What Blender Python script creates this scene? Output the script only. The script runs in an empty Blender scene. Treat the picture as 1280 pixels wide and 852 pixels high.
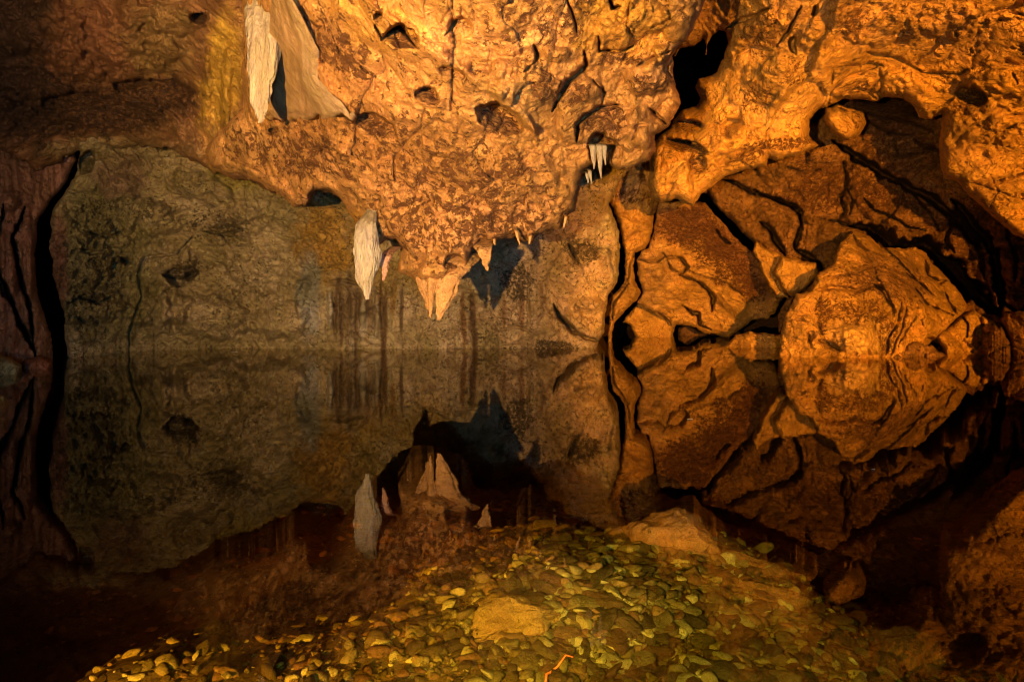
import bpy, math, random, time
PROF = False
DN = True
import numpy as np
from mathutils import Vector

random.seed(7)
rng = np.random.RandomState(11)
F, CX, CY, H = 853.0, 640.0, 380.0, 1.2      # focal length in photo pixels, horizon, eye height (m)
C = bpy.context.scene.collection

def W(x, y, d):
    return ((x - CX) / F * d, d, H - (y - CY) / F * d)

def V(ox, oy, s, pts):
    return [(ox + p[0] / s, oy + p[1] / s) + tuple(p[2:]) for p in pts]
def v1(*p): return V(0, 0, 1.893, p)
def v2(*p): return V(300, 0, 3.048, p)
def v3(*p): return V(600, 0, 2.84, p)
def v4(*p): return V(900, 0, 2.84, p)
def v5(*p): return V(360, 220, 3.556, p)
def v6(*p): return V(660, 230, 3.703, p)
def v7(*p): return V(940, 230, 3.409, p)

# ------------------------------------------------------------------ noise
_P = rng.permutation(256).astype(np.int64); _P = np.concatenate([_P, _P, _P])
_G = rng.normal(size=(256, 3)); _G /= np.linalg.norm(_G, axis=1)[:, None]
from concurrent.futures import ThreadPoolExecutor
_EX = ThreadPoolExecutor(4)
_G = _G.astype(np.float32); _P = _P.astype(np.int32)
def perlin(x, y, z):
    x, y, z = np.broadcast_arrays(x, y, z)
    if x.size < 20000: return _perlin(x, y, z)
    shp = x.shape; x = x.reshape(-1); y = y.reshape(-1); z = z.reshape(-1)
    n = 16; k = [len(x)*i//n for i in range(n+1)]
    r = list(_EX.map(lambda i: _perlin(x[k[i]:k[i+1]], y[k[i]:k[i+1]], z[k[i]:k[i+1]]), range(n)))
    return np.concatenate(r).reshape(shp)
def _perlin(x, y, z):
    x = x.astype(np.float32); y = y.astype(np.float32); z = z.astype(np.float32)
    xi = np.floor(x).astype(np.int32); yi = np.floor(y).astype(np.int32); zi = np.floor(z).astype(np.int32)
    xf, yf, zf = x - xi, y - yi, z - zi
    xi &= 255; yi &= 255; zi &= 255
    u = xf**3*(xf*(xf*6-15)+10); v = yf**3*(yf*(yf*6-15)+10); w = zf**3*(zf*(zf*6-15)+10)
    def g(dx, dy, dz):
        h = _P[_P[_P[(xi+dx) & 255] + ((yi+dy) & 255)] + ((zi+dz) & 255)]
        q = _G[h]
        return q[..., 0]*(xf-dx) + q[..., 1]*(yf-dy) + q[..., 2]*(zf-dz)
    def L(a, b, t): return a + (b-a)*t
    return 1.6*L(L(L(g(0,0,0), g(1,0,0), u), L(g(0,1,0), g(1,1,0), u), v),
                 L(L(g(0,0,1), g(1,0,1), u), L(g(0,1,1), g(1,1,1), u), v), w)
def fbm(x, y, z, s, o=4, r=.5):
    t = 0; a = 1; n = 0
    for i in range(o):
        t = t + a*perlin(x*s+17.3*i, y*s+5.1*i, z*s+9.7*i); n += a; a *= r; s *= 2.03
    return t/n
def billow(x, y, z, s, o=3, r=.5):
    t = 0; a = 1; n = 0
    for i in range(o):
        t = t + a*(np.abs(perlin(x*s+7.3*i, y*s+3.1*i, z*s+1.7*i))*2-.5); n += a; a *= r; s *= 2.1
    return t/n
_CR = rng.uniform(-1, 1, size=(256, 6))
def facets(x, y, z, s):
    """broken-rock relief: tilted plane per cell; returns (height, distance to the cell's edge)"""
    x = x*s; y = y*s; z = z*s
    xi = np.floor(x).astype(np.int64); yi = np.floor(y).astype(np.int64)
    d1 = np.full(x.shape, 9.); d2 = np.full(x.shape, 9.); hh = np.zeros(x.shape)
    for dx in (-1, 0, 1):
        for dy in (-1, 0, 1):
            h = _P[_P[(xi+dx) & 255] + ((yi+dy) & 255)]
            q = _CR[h]
            cx = xi+dx+.5+.42*q[..., 0]; cy = yi+dy+.5+.42*q[..., 1]
            ex = x-cx; ey = y-cy
            d = np.sqrt(ex*ex+ey*ey)
            hv = q[..., 2]*ex + q[..., 3]*ey + .5*q[..., 4]
            near = d < d1
            d2 = np.where(near, d1, np.minimum(d2, d))
            hh = np.where(near, hv, hh)
            d1 = np.where(near, d, d1)
    return hh, d2-d1
def sm(a, b, t):
    t = np.clip((t-a)/(b-a), 0, 1); return t*t*(3-2*t)

# ------------------------------------------------------------------ 2-D helpers (outline space)
def sdf(poly, x, y):
    d = np.full(x.shape, 1e9); inside = np.zeros(x.shape, bool)
    n = len(poly)
    for i in range(n):
        ax, ay = poly[i][:2]; bx, by = poly[(i+1) % n][:2]
        ex, ey = bx-ax, by-ay
        t = np.clip(((x-ax)*ex+(y-ay)*ey)/(ex*ex+ey*ey+1e-9), 0, 1)
        d = np.minimum(d, np.hypot(x-ax-t*ex, y-ay-t*ey))
        if ay != by:
            c = ((ay > y) != (by > y)) & (x < (bx-ax)*(y-ay)/(by-ay)+ax)
            inside ^= c
    return np.where(inside, d, -d)
def pline(pts, x, y):
    """distance to an open polyline and the parameter 0..1 along it"""
    d = np.full(x.shape, 1e9); tt = np.zeros(x.shape); n = len(pts)-1
    for i in range(n):
        ax, ay = pts[i][:2]; bx, by = pts[i+1][:2]
        ex, ey = bx-ax, by-ay
        t = np.clip(((x-ax)*ex+(y-ay)*ey)/(ex*ex+ey*ey+1e-9), 0, 1)
        q = np.hypot(x-ax-t*ex, y-ay-t*ey)
        m = q < d; tt = np.where(m, (i+t)/n, tt); d = np.where(m, q, d)
    return d, tt
def tps(ctrl, x, y):
    P = np.array(ctrl, float); n = len(P)
    X = P[:, 0]/100; Y = P[:, 1]/100
    def U(r2): return .5*r2*np.log(r2+1e-9)
    K = U((X[:, None]-X)**2+(Y[:, None]-Y)**2) + np.eye(n)*.05
    A = np.zeros((n+3, n+3)); A[:n, :n] = K; A[:n, n] = 1; A[:n, n+1] = X; A[:n, n+2] = Y
    A[n, :n] = 1; A[n+1, :n] = X; A[n+2, :n] = Y
    w = np.linalg.solve(A, np.concatenate([P[:, 2], [0, 0, 0]]))
    r = w[n]+w[n+1]*x/100+w[n+2]*y/100
    for i in range(n):
        r = r + w[i]*U((x/100-X[i])**2+(y/100-Y[i])**2)
    return np.clip(r, P[:, 2].min()*.82, P[:, 2].max()*1.15)

# ------------------------------------------------------------------ objects
def tag(o, label=None, cat=None, group=None, kind=None):
    if label: o['label'] = label
    if cat: o['category'] = cat
    if group: o['group'] = group
    if kind: o['kind'] = kind
    return o
def link_mesh(name, verts, faces, mat, col=None, crust=None, parent=None, origin=None, smooth=True):
    verts = np.asarray(verts, float)
    if origin is not None: verts = verts - np.array(origin)
    me = bpy.data.meshes.new(name)
    faces = np.asarray(faces)
    if faces.ndim == 2:
        k = faces.shape[1]
        me.vertices.add(len(verts)); me.vertices.foreach_set('co', verts.astype(np.float32).ravel())
        me.loops.add(faces.size); me.loops.foreach_set('vertex_index', faces.astype(np.int32).ravel())
        me.polygons.add(len(faces)); me.polygons.foreach_set('loop_start', np.arange(0, faces.size, k, dtype=np.int32))
        me.update(calc_edges=True)
    else:
        me.from_pydata([tuple(v) for v in verts], [], [list(f) for f in faces]); me.update()
    me.polygons.foreach_set('use_smooth', np.full(len(me.polygons), smooth))
    if col is not None:
        a = me.color_attributes.new('Col', 'FLOAT_COLOR', 'POINT')
        c = np.ones((len(verts), 4), np.float32); c[:, :3] = col; a.data.foreach_set('color', c.ravel())
    if crust is not None:
        a = me.attributes.new('Crust', 'FLOAT', 'POINT'); a.data.foreach_set('value', np.asarray(crust, np.float32))
    me.validate()
    me.materials.append(mat)
    o = bpy.data.objects.new(name, me); C.objects.link(o)
    if parent: o.parent = parent
    elif origin is not None: o.location = origin
    return o

# ------------------------------------------------------------------ materials
def rock_material(name, crust_col=(.085, .030, .010), speck=15, bump=.035, fine=.012, rough=.72, crack=1.0, spec=.35, stretch=(1, 1, 1), var=(.62, 1.28), chip=1.1):
    m = bpy.data.materials.new(name); m.use_nodes = True
    nt = m.node_tree; N = nt.nodes; L = nt.links
    for n in list(N): N.remove(n)
    def nd(t, **k):
        n = N.new(t)
        for a, b in k.items(): setattr(n, a, b)
        return n
    def math_(op, a, b=None, c=None, clamp=False):
        n = nd('ShaderNodeMath', operation=op, use_clamp=clamp)
        for i, v in enumerate((a, b, c)):
            if v is None: continue
            if isinstance(v, (int, float)): n.inputs[i].default_value = v
            else: L.new(v, n.inputs[i])
        return n.outputs[0]
    def noise(scale, detail, rgh, dist=0.):
        n = nd('ShaderNodeTexNoise'); n.inputs['Scale'].default_value = scale; n.inputs['Detail'].default_value = detail
        n.inputs['Roughness'].default_value = rgh; n.inputs['Distortion'].default_value = dist
        L.new(vec, n.inputs['Vector']); return n.outputs['Fac']
    def ramp(v, a, b, lo=0., hi=1.):
        n = nd('ShaderNodeMapRange'); n.interpolation_type = 'SMOOTHSTEP'
        L.new(v, n.inputs[0])
        for i, q in ((1, a), (2, b), (3, lo), (4, hi)):
            if isinstance(q, (int, float)): n.inputs[i].default_value = q
            else: L.new(q, n.inputs[i])
        return n.outputs[0]
    tc = nd('ShaderNodeTexCoord'); mp = nd('ShaderNodeMapping'); L.new(tc.outputs['Object'], mp.inputs[0])
    mp.inputs['Scale'].default_value = stretch
    vec = mp.outputs[0]
    colA = nd('ShaderNodeVertexColor', layer_name='Col').outputs[0]
    cr = nd('ShaderNodeAttribute', attribute_name='Crust').outputs['Fac']
    big = noise(.9, 4, .6, .2); mid = noise(4.2, 6, .70, .1); sp = noise(speck, 6, .80, .12); fn = noise(speck*4.5, 3, .8)
    # value variation
    mixv = nd('ShaderNodeMix', data_type='RGBA', blend_type='MULTIPLY'); mixv.inputs[0].default_value = 1
    L.new(colA, mixv.inputs[6])
    val = math_('MULTIPLY', ramp(big, .3, .7, var[0], var[1]), ramp(mid, .25, .75, .78, 1.15))
    val = math_('MULTIPLY', val, ramp(fn, .3, .7, .70, 1.22))
    cb = nd('ShaderNodeCombineColor'); 
    L.new(val, cb.inputs[0]); L.new(math_('MULTIPLY', val, ramp(mid, .3, .7, .92, 1.04)), cb.inputs[1]); L.new(math_('MULTIPLY', val, ramp(big, .3, .7, .8, 1.12)), cb.inputs[2])
    L.new(cb.outputs[0], mixv.inputs[7])
    # mineral crust speckle
    thr = math_('MULTIPLY_ADD', cr, -.31, .715)
    thr = math_('ADD', thr, ramp(mid, .3, .7, .05, -.06))
    thr = math_('MAXIMUM', thr, .455)
    sfac = ramp(sp, thr, math_('ADD', thr, .05), 0, 1)
    mixc = nd('ShaderNodeMix', data_type='RGBA'); L.new(math_('MULTIPLY', sfac, .92), mixc.inputs[0]); L.new(mixv.outputs[2], mixc.inputs[6])
    mixc.inputs[7].default_value = (*crust_col, 1)
    # hairline cracks
    wv = nd('ShaderNodeVectorMath', operation='ADD'); nn = nd('ShaderNodeTexNoise'); nn.inputs['Scale'].default_value = 2.2; nn.inputs['Detail'].default_value = 3
    L.new(vec, nn.inputs['Vector']); sc = nd('ShaderNodeVectorMath', operation='SCALE'); L.new(nn.outputs['Color'], sc.inputs[0]); sc.inputs['Scale'].default_value = .8
    L.new(vec, wv.inputs[0]); L.new(sc.outputs[0], wv.inputs[1])
    vo = nd('ShaderNodeTexVoronoi', feature='DISTANCE_TO_EDGE'); vo.inputs['Scale'].default_value = 1.7; L.new(wv.outputs[0], vo.inputs['Vector'])
    line = math_('MULTIPLY', ramp(vo.outputs['Distance'], .004, .022, 1, 0), ramp(big, .44, .56, 0, crack), clamp=True)
    mixl = nd('ShaderNodeMix', data_type='RGBA'); L.new(math_('MULTIPLY', line, .55), mixl.inputs[0]); L.new(mixc.outputs[2], mixl.inputs[6])
    mixl.inputs[7].default_value = (crust_col[0]*.6, crust_col[1]*.6, crust_col[2]*.6, 1)
    # relief
    hgt = math_('ADD', math_('MULTIPLY', mid, bump*2.2), math_('MULTIPLY', sp, bump))
    hgt = math_('ADD', hgt, math_('MULTIPLY', fn, fine))
    v2_ = nd('ShaderNodeTexVoronoi', feature='F1'); v2_.inputs['Scale'].default_value = 5.5; v2_.inputs['Detail'].default_value = 1.5; v2_.inputs['Roughness'].default_value = .7; L.new(wv.outputs[0], v2_.inputs['Vector'])
    hgt = math_('SUBTRACT', hgt, math_('MULTIPLY', v2_.outputs['Distance'], bump*chip))
    hgt = math_('SUBTRACT', hgt, math_('MULTIPLY', sfac, bump*.35))
    hgt = math_('SUBTRACT', hgt, math_('MULTIPLY', line, .03))
    bp = nd('ShaderNodeBump'); bp.inputs['Strength'].default_value = 1.0; bp.inputs['Distance'].default_value = 1.0
    L.new(hgt, bp.inputs['Height'])
    bs = nd('ShaderNodeBsdfPrincipled'); L.new(mixl.outputs[2], bs.inputs['Base Color']); L.new(bp.outputs[0], bs.inputs['Normal'])
    L.new(ramp(sp, .3, .7, rough-.14, rough+.12), bs.inputs['Roughness']); bs.inputs['Specular IOR Level'].default_value = spec
    out = nd('ShaderNodeOutputMaterial'); L.new(bs.outputs[0], out.inputs[0])
    return m

M_MASS = rock_material('speckled_ceiling_rock', crust_col=(.11, .038, .010), speck=8.5, bump=.036, fine=.020, crack=.3, chip=.7)
M_WALL = rock_material('grey_limestone', crust_col=(.075, .05, .022), speck=11, bump=.050, fine=.018, crack=1.0)
M_UL = rock_material('brown_flowstone', crust_col=(.05, .022, .010), speck=11, bump=.040, fine=.012, crack=.5, rough=.6)
M_RIGHT = rock_material('ochre_rock', crust_col=(.10, .034, .008), speck=9, bump=.062, fine=.022, crack=1.0)
M_CALC = rock_material('pale_calcite', crust_col=(.30, .20, .10), speck=12, bump=.020, fine=.008, crack=.2, rough=.6, stretch=(2.6, 2.6, .45), var=(.7, 1.15))
M_BED = rock_material('silt', crust_col=(.04, .028, .006), speck=26, bump=.035, fine=.014, crack=.8, rough=.8, spec=.1)
M_STONE = rock_material('bed_pebble_stone', crust_col=(.10, .075, .015), speck=30, bump=.012, fine=.005, crack=.0, rough=.75, spec=.1)

# ------------------------------------------------------------------ rock builder
def crack(pts, w, dep): return ('crack', pts, w, dep)
def ridge(pts, w, h): return ('ridge', pts, w, h)
def pit(x, y, rx, ry, rot, dep, cr=.8): return ('pit', x, y, rx, ry, rot, dep, cr)
def bump(x, y, rx, ry, rot, h): return ('bump', x, y, rx, ry, rot, h)
def paint(x, y, rx, ry, col, k=1., rot=0): return ('paint', x, y, rx, ry, col, k, rot)
def rough(x, y, rx, ry, a, rot=0): return ('rough', x, y, rx, ry, a, rot)
def crusty(x, y, rx, ry, v, rot=0): return ('crusty', x, y, rx, ry, v, rot)
def ell(x, y, f):
    a = math.radians(f[-1]); return a

def axis(a, b, lo, hi, step):
    parts = []
    if a < lo: parts.append(np.arange(a, min(lo, b), step*4))
    if max(a, lo) < min(b, hi): parts.append(np.arange(max(a, lo), min(b, hi), step))
    if b > hi: parts.append(np.arange(max(hi, a), b, step*4))
    g = np.concatenate(parts); return g[np.concatenate([[True], np.diff(g) > step*.5])]
def mass(name, outline, ctrl, mat, base, crust0=.3, step=1.6, R=18, back=1.2, skirt=1.5, feats=(), big=.25, lump=.10, fac=0., fs=.6, fine=.02,
         ragged=3.0, flute=0., fx=9., erode=.05, pits=.10, deep=3., tint=None, label=None, cat=None, group=None, kind=None, seed=0, edge=None):
    t00 = time.time(); xs = [p[0] for p in outline]; ys = [p[1] for p in outline]
    gx = axis(min(xs)-4*step, max(xs)+4*step, -20, 1300, step); gy = axis(min(ys)-4*step, max(ys)+4*step, -20, 465, step)
    x, y = np.meshgrid(gx, gy); z0 = np.full(x.shape, 3.7+seed*11.)
    s = sdf(outline, x, y)
    s = s + ragged*(fbm(x, y, z0, 1/34., 4, .6)*1.6+.45*billow(x, y, z0, 1/13., 2))
    gyy, gxx = np.gradient(s, gy, gx); gn = np.hypot(gxx, gyy)+1e-6
    near = (s < 0) & (s > -step*1.5)
    x = np.where(near, x - s*gxx/gn**2, x); y = np.where(near, y - s*gyy/gn**2, y)
    s = np.where(near, 0, s)
    keep = s >= 0
    # depth
    d = tps(ctrl, x, y)
    X = (x-CX)/F*d; Z = H-(y-CY)/F*d; Y = d + seed*3.3
    wx = X + .35*fbm(X, Y, Z, .7, 3); wz = Z + .35*fbm(X+31, Y, Z, .7, 3)
    off = -big*fbm(X, Y, Z, .45, 3) - lump*billow(X, Y, Z, 1.3, 3) - fine*1.6*fbm(X, Y, Z, 5, 4, .62) - erode*billow(wx, Y, wz, 3.1, 4, .6)
    pk = fbm(wx+50, Y, wz*1.2, 2.6, 3, .6); off += pits*sm(.16, .34, pk)*(1-.5*sm(-.1, .1, Z*0+fbm(wx, Y, wz, 9, 2)))
    if fac:
        a, e = facets(wx+seed*5, wz, Y, fs); off -= fac*a - fac*.35*(1-sm(0, .12, e))
        a, e = facets(wx*1.1+9+seed, wz*.9+4, Y, fs*3.1); off -= fac*.40*a - fac*.12*(1-sm(0, .08, e))
        a, e = facets(wx*.9+3, wz*1.1+14+seed, Y, fs*7.5); off -= fac*.14*a
    if flute:
        u = x/fx + 2.2*fbm(x, y*.22, z0, 1/40., 3)
        off = off - flute*(np.abs(np.sin(u*math.pi))**.7-.5)*(0.6+.8*fbm(x, y*.3, z0+9, 1/60., 2))
    cr = np.full(x.shape, float(crust0)) + .22*fbm(X, Y, Z, .5, 3)
    col = np.ones(x.shape+(3,))*np.array(base)
    wob = 6*fbm(x, y, z0+4, 1/22., 3); wob2 = 6*fbm(x, y, z0+40, 1/22., 3)
    pxm = d/F
    nlo = fbm(x, y, z0+2, 1/14., 2); nhi = billow(X, Y, Z, 3.2, 4, .6); nmid = fbm(x, y, z0+60, 1/11., 3); FX, FY, O, CR_, COL = x, y, off, cr, col
    for f in feats:
        t = f[0]
        if t in ('crack', 'ridge'):
            ax_ = [p[0] for p in f[1]]; ay_ = [p[1] for p in f[1]]; mg = f[2]*4+10
            bx = (min(ax_)-mg, max(ax_)+mg, min(ay_)-mg, max(ay_)+mg)
        else:
            rr = max(f[3], f[4])*1.7+12; bx = (f[1]-rr, f[1]+rr, f[2]-rr, f[2]+rr)
        i0, i1 = np.searchsorted(gx, bx[0]), np.searchsorted(gx, bx[1]); j0, j1 = np.searchsorted(gy, bx[2]), np.searchsorted(gy, bx[3])
        if i1 <= i0 or j1 <= j0: continue
        S = (slice(j0, j1), slice(i0, i1))
        fx_, fy_, wa, wb, nl = FX[S], FY[S], wob[S], wob2[S], nlo[S]
        if t in ('crack', 'ridge'):
            q, tt = pline(f[1], fx_+wa*.5, fy_+wb*.5)
            taper = np.clip(np.minimum(tt, 1-tt)*5+.2, 0, 1)
            w = np.maximum(f[2]*taper*(1+.9*nl+.5*nmid[S]), .3)
            if t == 'crack': O[S] += f[3]*deep*np.clip(1.2-q/w, 0, 1)**.8
            else: O[S] -= f[3]*np.exp(-(q/w)**2)
            continue
        rot = math.radians(f[5] if t in ('pit', 'bump') else f[-1])
        ca, sa = math.cos(rot), math.sin(rot)
        wk = min(f[3], f[4])*.055*(1 if t in ('pit', 'bump') else 1.6)
        px_ = fx_-f[1]+wa*wk; py_ = fy_-f[2]+wb*wk
        u = (px_*ca+py_*sa)/f[3]; v = (-px_*sa+py_*ca)/f[4]
        r2 = u*u+v*v+.5*nl
        if t == 'pit':
            O[S] += f[6]*1.4*np.clip((1-r2)*3, 0, 1)*np.clip(.6-.8*v, 0, 1); CR_[S] += f[7]*np.clip((1-r2)*2, 0, 1)*(.6+.4*np.clip(-v, 0, 1))
        elif t == 'bump':
            O[S] -= f[6]*np.clip(1-r2, 0, 1)**.8
        elif t == 'paint':
            k = f[6]*sm(1.25, .6, np.sqrt(np.abs(r2))); COL[S] = COL[S]*(1-k[..., None])+np.array(f[5])*k[..., None]
        elif t == 'crusty':
            CR_[S] += f[5]*sm(1.3, .5, np.sqrt(np.abs(r2)))
        elif t == 'rough':
            O[S] -= f[5]*nhi[S]*sm(1.3, .5, np.sqrt(np.abs(r2)))
    if tint: col = col*np.array(tint)
    # rounded edges going back into the rock
    if edge: s_e = np.where(edge(x, y), s, 1e3)
    else: s_e = s
    q = np.clip(1-s_e/R, 0, 1)
    off += back*(1-np.sqrt(np.clip(1-q*q, 0, 1)))
    d2 = d+off
    idx = -np.ones(x.shape, int); idx[keep | near] = 1
    ok = keep
    cell = ok[:-1, :-1] & ok[1:, :-1] & ok[:-1, 1:] & ok[1:, 1:]
    used = np.zeros(x.shape, bool)
    used[:-1, :-1] |= cell; used[1:, :-1] |= cell; used[:-1, 1:] |= cell; used[1:, 1:] |= cell
    idx = np.cumsum(used.ravel()).reshape(x.shape)-1
    P = np.stack([(x-CX)/F*d2, d2, H-(y-CY)/F*d2], -1)[used]
    a = idx[:-1, :-1][cell]; b = idx[:-1, 1:][cell]; c_ = idx[1:, 1:][cell]; e = idx[1:, :-1][cell]
    faces = np.stack([a, e, c_, b], -1)
    # thickness: extrude the rim backwards
    cellp = np.pad(cell, 1)
    def rim(m, p, q): return np.stack([idx[p][m], idx[q][m]], -1)
    r = []
    ny, nx = cell.shape
    up = cell & ~cellp[0:ny, 1:nx+1]; dn = cell & ~cellp[2:ny+2, 1:nx+1]; lf = cell & ~cellp[1:ny+1, 0:nx]; rt = cell & ~cellp[1:ny+1, 2:nx+2]
    A, B_, C2, D = idx[:-1, :-1], idx[:-1, 1:], idx[1:, 1:], idx[1:, :-1]
    ed = np.concatenate([np.stack([B_[up], A[up]], -1), np.stack([D[dn], C2[dn]], -1), np.stack([A[lf], D[lf]], -1), np.stack([C2[rt], B_[rt]], -1)])
    rv = np.unique(ed); mp = {}
    lut = -np.ones(len(P), int); lut[rv] = np.arange(len(rv))+len(P)
    dirs = P[rv]-np.array([0, 0, H]); dirs /= np.linalg.norm(dirs, axis=1)[:, None]
    P2 = P[rv]+dirs*skirt
    f2 = np.stack([ed[:, 1], ed[:, 0], lut[ed[:, 0]], lut[ed[:, 1]]], -1)
    Pa = np.concatenate([P, P2]); colv = col[used]; crv = cr[used]
    colv = np.concatenate([colv, colv[rv]]); crv = np.concatenate([crv, crv[rv]])
    org = (float(P[:, 0].mean()), float(P[:, 1].mean()), float(P[:, 2].min()))
    o = link_mesh(name, Pa, np.concatenate([faces, f2]), mat, col=colv, crust=np.clip(crv, 0, 1.3), origin=org)
    if PROF: print('MASS', name, seed, len(Pa), round(time.time()-t00, 1))
    return tag(o, label, cat, group, kind)

# colours (linear albedo)
ORG = (.62, .40, .20); TAN = (.56, .42, .24); PALE = (.70, .52, .32); GREY = (.46, .365, .19); GRN = (.31, .27, .11)
PINK = (.42, .22, .14); YEL = (.58, .36, .07); BRN = (.26, .13, .06); DK = (.12, .055, .02); OC = (.60, .33, .075)

# ------------------------------------------------------------------ far back of the cave
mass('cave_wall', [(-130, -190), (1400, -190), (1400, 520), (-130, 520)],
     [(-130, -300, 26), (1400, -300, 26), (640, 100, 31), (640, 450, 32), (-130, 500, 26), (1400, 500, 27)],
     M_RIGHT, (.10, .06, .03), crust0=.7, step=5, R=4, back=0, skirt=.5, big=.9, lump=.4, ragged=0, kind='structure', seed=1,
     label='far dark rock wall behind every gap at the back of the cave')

# ------------------------------------------------------------------ grey-green wall behind the pool (left and centre)
wall_out = v1((185, 405), (165, 440), (125, 490), (118, 560), (125, 650), (150, 740), (160, 850)) + [(84, 510), (745, 510), (745, 440), (748, 425), (757, 416),
      (758, 392), (761, 368), (772, 352), (775, 324), (774, 289), (762, 257), (790, 200), (800, 120), (800, -60), (60, -60), (60, 120), (100, 190)]
flow = []
for (xx, a, b, w, dp) in [(205, 500, 760, 1.8, .22), (240, 520, 760, 1.5, .22), (272, 500, 680, 1.5, .2), (170, 500, 765, 1.3, .14), (312, 480, 765, 1.6, .2), (352, 560, 680, 1.2, .14),
                          (420, 450, 720, 1.8, .22), (378, 500, 700, 1.2, .16), (505, 430, 765, 1.2, .16), (455, 430, 640, 1., .1), (825, 590, 765, 1.5, .25), (760, 520, 765, 1., .12), (1065, 545, 672, 1.8, .3), (1020, 480, 600, 1., .14), (600, 500, 700, .8, .06)]:
    flow.append(crack(v5((xx-3, a), (xx+5*math.sin(xx), a*.6+b*.4), (xx-4*math.cos(xx), a*.3+b*.7), (xx, b)), w*.75, dp*.45))
for (xx, yy, rx, ry, h) in [(188, 590, 17, 95, .16), (222, 620, 12, 110, .12), (290, 600, 16, 100, .12), (335, 600, 20, 80, .14), (395, 620, 14, 110, .12), (450, 560, 22, 110, .1), (790, 620, 26, 140, .15), (985, 560, 60, 100, .2), (1100, 560, 40, 110, .2)]:
    p = v5((xx, yy))[0]; flow.append(bump(p[0], p[1], rx/3.556, ry/3.556, 0, h*2))
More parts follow.
